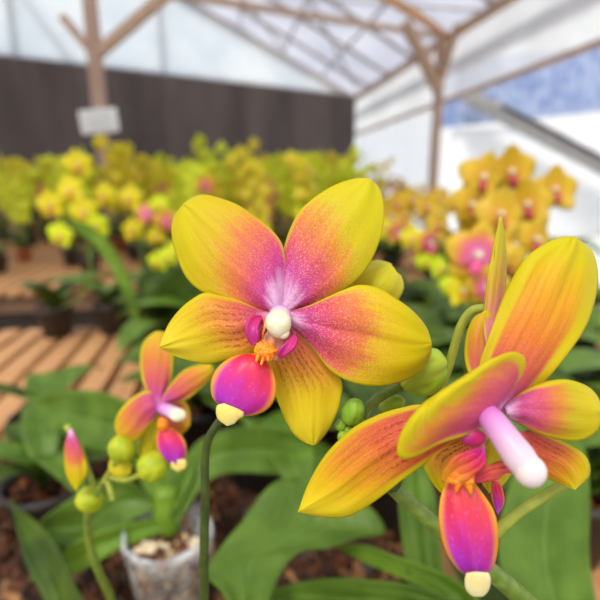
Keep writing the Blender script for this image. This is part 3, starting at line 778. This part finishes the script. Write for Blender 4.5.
# lip
lip_l = [(254, 353), (240, 354), (226, 360), (215, 371), (210.5, 384), (212, 397), (219, 405), (226, 411)]
lip_r = [(256, 353), (264, 358), (272, 368), (276, 382), (275.5, 396), (269, 408), (256, 415), (241, 416), (233, 413)]
lip = sheet('lip', lip_l, lip_r, m_lip, fl, [D-.0045, D-.0075, D-.0085, D-.0075, D-.005], .0028, ruf=.0003, seed=2, nu=30, nv=36, th=.0007)
sheet('lip_tip', [(224, 403), (217, 405.5), (216, 413), (218.5, 420), (227, 426)], [(244, 412), (243, 417), (239, 419), (234, 424), (227, 426)], m_cream, lip, [D-.0078, D-.0074, D-.0062], .0010, nu=12, nv=16, th=.0005, ruf=0)
sheet('column_foot', [(268, 330), (263, 337), (259, 346), (256, 356)], [(284, 334), (283, 343), (281, 352), (277, 361)], m_colf, fl, [D-.0066, D-.0062, D-.006], .002, nu=12, nv=16, th=.0012)
sheet('side_lobe', [(262, 316.5), (255, 316), (249, 321), (247, 330), (249, 339), (254, 345)], [(262.5, 317), (259.5, 323), (257, 330), (257, 337), (257, 342), (254, 345)], m_lobe, lip, [D-.005, D-.0085, D-.0075], -.0016, nu=12, nv=22, th=.0007, ruf=.0001)
sheet('side_lobe', [(294, 332), (296, 334), (298, 341), (295, 348), (289, 354), (281, 358.5)], [(293.5, 332.5), (290, 338), (284, 343), (279, 348), (277, 354), (281, 358.5)], m_lobe, lip, [D-.005, D-.0085, D-.0075], -.0016, nu=12, nv=22, th=.0007, ruf=.0001)
sheet('side_lobe_rim', [(262, 316.5), (266, 320), (266.5, 326), (264, 333), (263, 338)], [(262, 316), (264, 322), (264, 327), (262, 332), (263, 338)], m_lobeedge, lip, [D-.0055, D-.0075, D-.007], .0, nu=4, nv=14, th=.0006, ruf=0)
# callus: knobbly orange crest
rc = random.Random(5); mb = MB()
v, f, uv = ellips(P(265, 351, D-.0072), (.0029, .0014, .0027), 16, 10); mb.add(v, f, uv)
for i in range(110):
    px = 265+rc.gauss(0, 5.2); py = 351+rc.gauss(0, 5.0); q = ((px-265)/11)**2+((py-351)/11)**2
    if q > 1: continue
    v, f, uv = ellips(P(px, py, D-.0074-.0010*(1-q)), (.0006*rc.uniform(.6, 1.3), .0006, .0006*rc.uniform(.6, 1.3)), 8, 6); mb.add(v, f, uv)
for (a, b_) in (((258, 355), (256, 362)), ((263, 358), (261, 365)), ((268, 357), (268, 361))):
    v, f, uv = tube_data([P(*a, D-.0088), P((a[0]+b_[0])/2, (a[1]+b_[1])/2, D-.0095), P(*b_, D-.0098)], [.0006, .0004, .0003], 8, 8); mb.add(v, f, uv)
mb.build('callus', m_call, lip, True)
# bud peeking behind right upper petal
o = sheet('bud', [(350, 296), (352, 283), (362, 275), (377, 272), (388, 276)], [(362, 298), (375, 297), (386, 297), (392, 290), (388, 276)], m_back, main, [.150, .146, .150], .004, th=.004, nu=14, nv=18)
tube('pedicel', [P(356, 292, .152), P(330, 310, .152), P(290, 330, .147), P(268, 350, .1455)], [.001, .001], m_stemy, main, 8)
# its strap leaves
def leafs(parent, L, R, mat, dm, cup=-.006, th=.0015, ruf=.001, seed=0, ridge=.0015, **k): return sheet('leaf', L, R, mat, parent, dm, cup, th, 24, 40, ruf, 0., seed, ridge)
leafs(main, [(240, 660), (226, 600), (205, 575), (212, 560), (226, 541), (242, 522), (262, 493), (284, 478), (310, 480)], [(255, 665), (262, 625), (280, 575), (300, 552), (330, 548), (360, 538), (386, 534), (372, 510), (340, 490), (310, 480)], m_leaf, [.26, .30, .33, .36, .38], ruf=.002, seed=1)

# ------------------------------------------------------------------ foreground right: the orchid seen from the side
pot2 = Vector((.13, .21, BZ))
side = empty('potted_orchid', pot2, 'orchid seen from the side at the right edge, on a thick green stem with buds', 'potted orchid')
put('pot', POTS[0], side, (0, 0, 0)); tag(put('bark_chips', _bark, side, (0, 0, .072)), kind='stuff')
v, f, uv = tube_data([pot2+Vector((0, 0, .07)), P(620, 730, .20), P(560, 640, .165), P(515, 592, .152), P(470, 555, .146), P(430, 520, .142), P(394, 490, .139), P(372, 462, .139), P(360, 432, .141), P(368, 408, .144), P(385, 394, .146), P(404, 386, .147)], [.0040, .0040, .0040, .0039, .0037, .0034, .0028, .0020, .0014], 16, 110)
link('stem', v, f, m_stem, side, uv)
v, f, uv = ellips(P(394, 483, .1375), (.0022, .0018, .0034), 10, 8, Matrix.Rotation(.5, 3, 'Y')); link('stem_node', v, f, m_stemd, side, uv)
E = .112
sf = tube('flower', [P(372, 440, .141), P(400, 432, .134), P(440, 425, .124), P(470, 416, .118), P(490, 410, .114)], [.0012, .0013, .0016, .0022], m_stemy, side, 12, 24)
sheet('petal', [(490, 408), (479, 385), (479, 365), (486, 343), (498, 312), (511, 283), (528, 257), (556, 240), (575, 238)], [(503, 412), (530, 395), (560, 362), (585, 325), (596, 285), (592, 255), (575, 238)], m_big, sf, [.116, .117, .119, .121], .003, nu=34, nv=50, seed=2, ruf=.0008, ridge=-.0006)
sheet('sepal', [(492, 404), (475, 385), (466, 362), (467, 338), (474, 320), (486, 311)], [(498, 404), (508, 380), (512, 350), (508, 328), (500, 316), (486, 311)], m_small, sf, [.119, .124, .126], .003, seed=1)
sheet('sepal', [(488, 355), (484, 330), (486, 300), (490, 265), (494, 240), (499.5, 217)], [(500, 355), (502, 325), (504, 295), (505, 262), (504, 238), (500.5, 217)], m_thin, sf, [.120, .127, .130, .131], .002, nu=14, nv=40, seed=3, fold=.0015)
sheet('petal', [(496, 413), (482, 424), (465, 434), (438, 443), (415, 455), (402, 458), (397, 451), (403, 432), (420, 409), (443, 392)], [(502, 404), (512, 386), (522, 371), (524, 358), (514, 351.5), (498, 356), (480, 368), (460, 381), (443, 392)], m_fan, sf, [.1135, .108, .104, .102, .104], .002, nu=36, nv=40, seed=2, ruf=.0006)
sheet('petal', [(505, 408), (520, 395), (540, 385), (565, 380), (590, 390), (602, 410)], [(508, 416), (525, 425), (545, 435), (575, 440), (595, 430), (602, 410)], m_fan, sf, [.114, .112, .114, .118], .003, nu=20, nv=30, seed=5)
sheet('sepal', [(474, 434), (450, 420), (425, 405), (400, 408), (375, 416), (350, 430), (325, 455), (308, 484), (298, 512)], [(478, 440), (458, 440), (432, 459), (405, 478), (385, 494), (362, 510), (344, 517.5), (320, 517), (298, 512)], m_lat, sf, [.1155, .118, .122, .127, .131], .0025, nu=36, nv=60, seed=1, ruf=.0006, ridge=-.0006)
sheet('sepal', [(476, 438), (450, 441), (428, 447), (422, 460), (428, 476), (437, 489), (446, 497)], [(480, 440), (484, 456), (478, 472), (470, 484), (458, 493), (446, 497)], m_spot, sf, [.1165, .120, .122], .002, nu=20, nv=28, seed=3)
sheet('sepal', [(488, 438), (480, 455), (478, 470), (481, 482), (489, 493)], [(520, 446), (520, 462), (512, 474), (502, 486), (489, 493)], m_back, sf, [.118, .123, .126], .002, nu=16, nv=24, seed=3)
sheet('sepal', [(500, 436), (508, 452), (520, 466), (545, 478), (575, 490)], [(530, 430), (560, 440), (585, 455), (590, 475), (575, 490)], m_lat, sf, [.1175, .122, .127], .002, nu=16, nv=24, seed=7)
# column
co = blob('column', [P(484, 408, .1135), P(489, 416, .109), P(501, 432, .1055), P(514, 450, .103), P(529, 470, .101)], [.0012, .0024, .0029, .0030, .0032, .0034, .0030], m_column, sf, 20, 40)
v, f, uv = ellips(P(530, 471, .1005), (.0033, .0033, .0034), 18, 12); link('anther_cap', v, f, m_whitep, co, uv)
v, f, uv = ellips(P(474, 438, .1120), (.0030, .0014, .0022), 16, 10); link('column_wing', v, f, m_lobe, co, uv)
# lip
lipb = sheet('lip', [(458, 470), (448, 478), (441, 496), (438.5, 518), (441, 538), (447, 555), (458, 570), (468, 576)], [(466, 470), (476, 484), (485, 496), (494, 511), (498.5, 530), (498, 550), (493, 568), (484, 577)], m_lip2, sf, [.1135, .111, .1095, .110, .112], .003, nu=30, nv=40, seed=2, th=.0008, ridge=-.0007)
sheet('lip_tip', [(466, 573), (464.5, 580), (466, 590), (472, 596), (478, 597)], [(489, 573), (491, 580), (489, 590), (484, 596), (478, 597)], m_creamp, lipb, [.1088, .1095, .111], .0012, nu=14, nv=18, th=.0006, ruf=0)
sheet('side_lobe', [(443, 480), (446, 466), (454, 456), (468, 450), (484, 446)], [(445, 482), (458, 481), (474, 475), (486, 463), (484, 446)], m_lobeg, lipb, [.1105, .1075, .108], -.0012, nu=18, nv=22, th=.0007)
sheet('side_lobe', [(474, 478), (488, 466), (504, 460), (521, 467)], [(475, 481), (490, 479), (506, 474), (521, 467)], m_lobeg2, lipb, [.112, .110, .111], .001, nu=12, nv=18, th=.0006)
mb = MB()
for i in range(34):
    px = 462+rc.gauss(0, 6); py = 477+rc.gauss(0, 4)
    v, f, uv = ellips(P(px, py, .1093-rc.random()*.001), (.001*rc.uniform(.6, 1.2), .001, .0011*rc.uniform(.6, 1.2)), 8, 6); mb.add(v, f, uv)
for (a, b_) in (((458, 482), (456, 492)), ((468, 482), (471, 494))):
    v, f, uv = tube_data([P(*a, .1090), P((a[0]+b_[0])/2, (a[1]+b_[1])/2, .1088), P(*b_, .1088)], [.0011, .0007, .0002], 8, 8); mb.add(v, f, uv)
mb.build('callus', m_call, lipb, True)
sheet('lip_lobe', [(492, 478), (491, 492), (494, 506), (498, 515)], [(498, 478), (503, 490), (504, 503), (498, 515)], m_lip, lipb, [.120, .121, .122], .001, nu=10, nv=14)
# pedicels, buds
tube('pedicel', [P(500, 318, .129), P(488, 309, .1335), P(472, 311, .136), P(461, 326, .138), P(454, 348, .140), P(447, 372, .142), P(436, 396, .144), P(410, 420, .145), P(372, 446, .141)], [.0013, .0013, .0012, .0013], m_stemy, side, 12, 60)
tube('pedicel', [P(470, 556, .1475), P(497, 531, .146), P(525, 508, .145), P(570, 480, .144)], [.0018, .0016, .0015], m_stemy, side, 12, 30)
def bud(parent, px, py, d, r, mat, rot=0., tip=.15, elong=1.15, lean=0.):
    """closed bud: three sepals meeting in shallow seams"""
    R_ = r/FPX*d; v, f, uv = ellips((0, 0, 0), (R_, R_, R_*elong), 36, 20, None, tip)
    out = []
    for p in v:
        a = math.atan2(p.y, p.x); k = 1-.13*math.exp(-((math.sin(1.5*(a-.9)))/.13)**2)*(1-abs(p.z)/(R_*elong)*.6)
        out.append(Vector((p.x*k, p.y*k, p.z)))
    M = Matrix.Rotation(rot, 3, FW) @ Matrix.Rotation(lean, 3, 'X')
    c = P(px, py, d)
    return link('bud', [c+M @ p for p in out], f, mat, parent, uv)
bud(side, 425, 372, .1455, 22.5, m_bud, .9, -.15, 1.14, .3)
sheet('bud_sepal', [(402, 385), (405, 366), (418, 352), (436, 350), (446, 362)], [(404, 390), (420, 388), (436, 382), (445, 374), (446, 362)], m_bud2, side, [.1395, .1375, .1395], .0035, nu=16, nv=20, th=.0005, ridge=-.0004)
tube('pedicel', [P(404, 386, .147), P(412, 382, .147), P(418, 377, .1465)], [.0012, .0014], m_stem, side, 10, 10)
bud(side, 353, 411, .139, 12, m_budg, .35, -.2, 1.3, .35)
bud(side, 341, 424, .1405, 5.5, m_budg, .4, -.2, 1.3)
bud(side, 353, 449, .141, 5, m_stem, -.4, -.2, 1.4)
tube('pedicel', [P(362, 424, .1405), P(358, 419, .140), P(354, 414, .1395)], [.0012, .0014], m_budg, side, 10, 10)
bud(side, 344, 438, .140, 6.5, m_budg, -.2)
tube('pedicel', [P(361, 436, .1405), P(352, 438, .140), P(346, 438, .140)], [.0008, .0008], m_budg, side, 8, 8)
bud(side, 392, 404, .150, 9, m_bud, 1.2, 0, 1.5)
# small bract scales around the buds
sheet('bract', [(340, 424), (339, 432), (344, 444)], [(352, 424), (354, 434), (344, 444)], m_budg, side, [.1405, .1398, .1402], .0006, nu=8, nv=10)
# leaves belonging to it
leafs(side, [(470, 680), (430, 640), (395, 612), (340, 612), (290, 604), (246, 600)], [(520, 665), (470, 610), (425, 588), (384, 581), (337, 578), (289, 584), (246, 600)], m_leaf, [.25, .27, .29, .32, .35], seed=2)
leafs(side, [(470, 690), (420, 620), (405, 560), (398, 500), (402, 470), (410, 450)], [(500, 680), (455, 620), (442, 560), (436, 500), (425, 465), (410, 450)], m_leaf, [.26, .30, .34, .38], seed=3)
leafs(side, [(510, 680), (440, 600), (400, 578), (372, 566), (345, 552), (335, 545)], [(530, 670), (470, 590), (425, 566), (395, 556), (365, 545), (335, 545)], m_leafl, [.24, .28, .32, .36], seed=4, ridge=0)
leafs(side, [(560, 700), (520, 620), (500, 570), (500, 520), (520, 460), (560, 420)], [(620, 690), (600, 620), (590, 560), (590, 500), (585, 450), (560, 420)], m_leaf, [.24, .28, .33, .38], seed=5)
leafs(side, [(550, 700), (500, 640), (470, 600), (450, 560), (440, 520), (450, 480)], [(580, 690), (540, 620), (520, 580), (500, 540), (478, 505), (450, 480)], m_leafd, [.26, .32, .38, .42], seed=6)

# ------------------------------------------------------------------ left: plant with the small flower and buds
F3 = .20
pot3 = Vector((-.17, .25, BZ))
lp = empty('potted_orchid', pot3, 'small blurred orchid flower with round green buds at lower left', 'potted orchid')
put('pot', POTS[0], lp, (0, 0, 0)); tag(put('bark_chips', _bark, lp, (0, 0, .072)), kind='stuff')
v, f, uv = tube_data([pot3+Vector((0, 0, .07)), P(130, 660, .31), P(112, 602, .27), P(98, 570, .245), P(89, 540, .235), P(88, 512, .225), P(100, 488, .218), P(112, 470, .214), P(122, 452, .216), P(138, 432, .216), P(150, 418, .214)], [.0026, .0026, .0024, .0022, .002, .0016, .0012], 12, 80)
link('stem', v, f, m_stem, lp, uv)
lf = tube('flower', [P(150, 418, .214), P(156, 412, .209), P(159, 409, .2045)], [.001, .0016, .0024], m_stemy, lp, 10, 10)
sheet('sepal', [(156, 409), (150, 397), (143, 381), (140.5, 360), (143, 345), (150, 336), (156, 332)], [(160, 408), (165, 395), (171, 379), (173, 360), (172, 345), (166, 334), (156, 332)], m_small, lf, [F3+.003, F3+.003, F3+.006, F3+.010], .003, seed=1)
sheet('petal', [(159, 406), (166, 392), (175, 380), (185, 370.5), (198, 366), (211, 365)], [(161, 408), (169, 403), (182, 401), (193, 394.5), (206, 382), (213, 372), (211, 365)], m_small, lf, [F3+.002, F3, F3+.001, F3+.004], .003, seed=2)
sheet('petal', [(158, 405), (153, 393), (144.7, 390.5), (129, 400), (118, 413), (114.5, 425), (117, 435)], [(159, 411), (155, 420), (147, 428), (140, 437), (133, 442), (124, 441), (117, 435)], m_small, lf, [F3+.002, F3, F3+.001, F3+.004], .003, seed=3)
sheet('sepal', [(160, 408), (172, 403), (184, 402), (190, 413), (189, 426)], [(160, 412), (163, 425), (170, 434), (180, 435), (189, 426)], m_small, lf, [F3+.003, F3+.006, F3+.008], .002, seed=4)
sheet('sepal', [(157, 410), (148, 420), (141, 435), (138, 452), (142, 462)], [(161, 412), (163, 428), (158, 445), (150, 458), (142, 462)], m_back, lf, [F3+.004, F3+.008, F3+.010], .002, seed=5)
c3 = blob('column', [P(159, 408, F3+.001), P(166, 409.5, F3-.003), P(174, 413, F3-.006), P(181, 416, F3-.008)], [.0014, .0024, .0025, .0027, .0018], m_column, lf)
v, f, uv = ellips(P(178, 415, F3-.008), (.0034, .003, .0026), 16, 10); link('anther_cap', v, f, m_white, c3, uv)
l3 = sheet('lip', [(162, 426), (157, 433), (156, 446), (162, 458), (170, 464)], [(170, 427), (181, 435), (186.5, 446), (186, 456), (182, 464)], m_lip, lf, [F3-.001, F3-.003, F3-.002], .003, seed=2, nu=18, nv=24)
sheet('lip_tip', [(170, 461), (171, 468), (178, 472)], [(186, 459), (187, 466), (178, 472)], m_cream, l3, [F3-.002, F3-.0018, F3-.001], .001, nu=8, nv=10, th=.0012)
v, f, uv = ellips(P(163, 424, F3-.002), (.0024, .0022, .0030), 12, 8); link('callus', v, f, m_call, l3, uv)
bud(lp, 122, 449, .205, 13.5, m_budy, .1, .05, 1.1, .2); bud(lp, 153, 466, .200, 15.5, m_budy, .8, 0, 1.02, .3); bud(lp, 90, 500, .222, 12.5, m_budy, -.5, .2, 1.1, .2)
sheet('bract', [(110, 458), (108, 468), (113, 476), (122, 478)], [(128, 458), (132, 466), (130, 474), (122, 478)], m_back, lp, [.211, .2095, .211], .001, nu=10, nv=12)
for a in ([(104, 482, .216), (112, 468, .212), (119, 456, .208)], [(108, 476, .215), (125, 480, .210), (142, 474, .203)], [(88, 512, .226), (88, 508, .225), (89, 504, .224)], [(96, 492, .220), (88, 470, .216), (80, 448, .214), (66, 425, .214)], [(106, 478, .216), (110, 490, .214), (113, 500, .214)]):
    tube('pedicel', [P(*p) for p in a], [.0014, .0012, .0014], m_stemy, lp, 8, 16)
sheet('petal', [(68, 430), (64, 450), (66, 475), (76, 491)], [(72, 428), (82, 448), (87, 472), (76, 491)], m_r, lp, [.212, .208, .210], .002, nu=14, nv=24)
leafs(lp, [(120, 720), (70, 660), (45, 600), (25, 560), (10, 500)], [(140, 680), (110, 640), (78, 590), (55, 540), (10, 500)], m_leafd, [.32, .34, .38, .42], seed=8)

# ------------------------------------------------------------------ clear pot plant at lower left
cp = P(171, 585, .445); cp.z = BZ
cl = empty('clear_pot_orchid', cp, 'leafy orchid in a crumpled clear plastic pot of bark at lower left', 'potted plant')
kk = NT('clear_plastic'); g = kk.n('ShaderNodeBsdfPrincipled'); g.inputs['Base Color'].default_value = (.93, .96, .96, 1); g.inputs['Roughness'].default_value = .12
tb = kk.n('ShaderNodeBsdfTransparent'); mx = kk.n('ShaderNodeMixShader')
fn = kk.noise(kk.objc(), 55, 3.); kk.put(mx.inputs[0], kk.M('MULTIPLY_ADD', kk.sm(fn, .42, .62), .55, .2))
kk.put(g.inputs['Normal'], kk.bump(fn, .6, .01))
kk.t.links.new(tb.outputs[0], mx.inputs[1]); kk.t.links.new(g.outputs[0], mx.inputs[2]); kk.t.links.new(mx.outputs[0], kk.out.inputs[0]); m_clear = kk.m
v, f = pot_data(.027, .037, .100, .002, 40, .001)
v = [p+Vector((p.x, p.y, 0))*(.12*mnoise.noise(p*70)) for p in v]
link('pot', v, f, m_clear, cl, local=True)
mb = MB()
for i in range(420):
    z = rc.uniform(.008, .092); rr = (.022+.009*z/.1)*math.sqrt(rc.random()); a = rc.uniform(0, 6.28)
    v, f, uv = ellips((rr*math.cos(a), rr*math.sin(a), z), (.0045*rc.uniform(.6, 1.3), .0034, .0024), 6, 4, Matrix.Rotation(rc.uniform(0, 6), 3, 'Z') @ Matrix.Rotation(rc.uniform(-1, 1), 3, 'X')); mb.add(v, f, uv, rc.choice((0, 1, 1, 2)))
tag(mb.build('bark_chips', [m_bark2, m_barkp, m_litter], cl, local=True), kind='stuff')
dn = .44
blob('crown', [P(168, 530, .45), P(166, 508, .445), P(165, 488, .44)], [.012, .013, .010], m_leafl, cl, 14, 12)
leafs(cl, [(158, 518), (140, 490), (110, 478), (70, 500), (30, 530)], [(172, 520), (170, 505), (130, 520), (90, 555), (30, 530)], m_leaf, [.44, .44, .43, .42], seed=1)
leafs(cl, [(160, 515), (158, 460), (140, 415), (105, 393), (60, 392), (30, 405)], [(176, 515), (195, 470), (180, 450), (140, 452), (85, 448), (30, 405)], m_leaf, [.44, .47, .52, .58], seed=2)
leafs(cl, [(160, 520), (180, 470), (200, 440), (240, 427), (290, 430), (345, 455)], [(178, 525), (200, 490), (225, 474), (270, 474), (310, 478), (345, 455)], m_leaf, [.44, .46, .48, .5], seed=3)
leafs(cl, [(156, 520), (140, 522), (110, 530), (75, 545), (30, 580)], [(166, 528), (145, 538), (112, 552), (75, 572), (30, 580)], m_leafl, [.44, .43, .42, .41], seed=6)
leafs(cl, [(160, 515), (140, 480), (130, 450), (130, 420)], [(176, 515), (182, 480), (170, 445), (130, 420)], m_leafl, [.45, .5, .54], seed=7)

# bark scattered on the bench among the pots
tag(put('bark_litter', bark_mesh(.2, 1300, 9, 0, (m_bark, m_bark2), .009, 'bark_litter'), None, (-.05, .52, BZ+.008)), 'loose brown and orange bark chips on the bench between the leaves', 'bark', None, 'stuff')

tag(put('bark_litter', bark_mesh(.2, 1300, 19, 0, (m_bark, m_bark2), .010, 'bark_litter'), None, (-.34, .5, BZ+.008)), 'loose dark bark chips on the bench at the lower left, around the pot bases', 'bark', None, 'stuff')
# low leafy pots on the front left of the second bench
for q, (x, y) in enumerate([(-.95, 2.15), (-.74, 2.3), (-1.15, 2.4), (-.62, 2.1), (-.9, 2.6), (-1.2, 2.75), (-1.4, 2.2), (-1.65, 2.5)]):
    leafy(x, y, 4, .62, 60+q, 'low leafy plant in a small pot, on the front left of the second bench', 'low pots on the second bench')
for q, (x, y) in enumerate([(.22, 2.08), (.4, 2.12), (.58, 2.08), (.76, 2.16), (.95, 2.1), (1.15, 2.15), (.32, 2.3), (.62, 2.32), (.9, 2.34)]):
    leafy(x, y, 7, 1.0, 80+q, 'broad dark leafy plant on the front right of the second bench', 'dark leafy plants at the right of the second bench')
leafy(-.28, .47, 7, .55, 97, 'small leafy plant in a dark pot, left of the clear plastic pot')
leafy(-.36, .62, 6, .6, 98, 'small dark leafy plant in front of the bare slats, far left')
leafy(-.27, .99, 6, .8, 95, 'low dark leafy plant right of the bare slats, behind the small blurred flower')
# strap leaf plant in the middle distance, left
st = leafy(-.33, 1.12, 5, .7, 31, 'broad-leaved plant with one long drooping pale leaf, beside the bare slats', None, (0, 2))
leafs(st, [(134, 330), (126, 300), (112, 270), (95, 245), (74, 226), (60, 218)], [(140, 330), (136, 300), (126, 272), (110, 244), (88, 224), (60, 218)], m_leafl, [1.12, 1.1, 1.08, 1.05], seed=4, th=.002)
leafs(st, [(128, 345), (140, 310), (160, 285), (185, 262), (205, 262)], [(146, 350), (165, 330), (190, 312), (212, 290), (205, 262)], m_leafd, [1.1, 1.08, 1.02, 1.0], seed=4, th=.002)
leafs(st, [(128, 345), (136, 300), (140, 275), (170, 262), (190, 280)], [(146, 350), (160, 330), (170, 315), (185, 300), (190, 280)], m_leafd, [1.14, 1.15, 1.16, 1.2], seed=5, th=.002)

# ------------------------------------------------------------------ light: bright overcast sky, soft sun
w = bpy.data.worlds.new('sky'); scn.world = w; w.use_nodes = True; nt = w.node_tree; nt.nodes.clear()
o = nt.nodes.new('ShaderNodeOutputWorld'); bg = nt.nodes.new('ShaderNodeBackground'); tc = nt.nodes.new('ShaderNodeTexCoord')
sx = nt.nodes.new('ShaderNodeSeparateXYZ'); rm = nt.nodes.new('ShaderNodeValToRGB')
nt.links.new(tc.outputs['Generated'], sx.inputs[0]); nt.links.new(sx.outputs[2], rm.inputs[0])
r = rm.color_ramp; r.elements[0].position = 0.; r.elements[0].color = (1, .99, .97, 1); r.elements[1].position = .6; r.elements[1].color = (.94, .97, 1, 1)
nt.links.new(rm.outputs[0], bg.inputs[0]); bg.inputs[1].default_value = 1.13; nt.links.new(bg.outputs[0], o.inputs[0])
s = bpy.data.lights.new('sun', 'SUN'); s.energy = 2.4; s.angle = math.radians(20); s.color = (1, .98, .94)
so = bpy.data.objects.new('sun', s); COL.objects.link(so); so.rotation_euler = (math.radians(38), 0, math.radians(-25))

# ------------------------------------------------------------------ camera
cd = bpy.data.cameras.new('camera'); co_ = bpy.data.objects.new('camera', cd); COL.objects.link(co_)
co_.location = CAM; co_.rotation_euler = (PI/2-PIT, 0, 0)
cd.sensor_fit = 'HORIZONTAL'; cd.sensor_width = 36; cd.lens = 36*FPX/600; cd.clip_start = .01; cd.clip_end = 100
cd.dof.use_dof = True; cd.dof.focus_distance = .128; cd.dof.aperture_fstop = (cd.lens/1000)/.0030
scn.camera = co_
scn.view_settings.view_transform = 'Standard'; scn.view_settings.look = 'None'; scn.view_settings.exposure = -.08; scn.view_settings.gamma = 1
scn.view_settings.use_curve_mapping = False
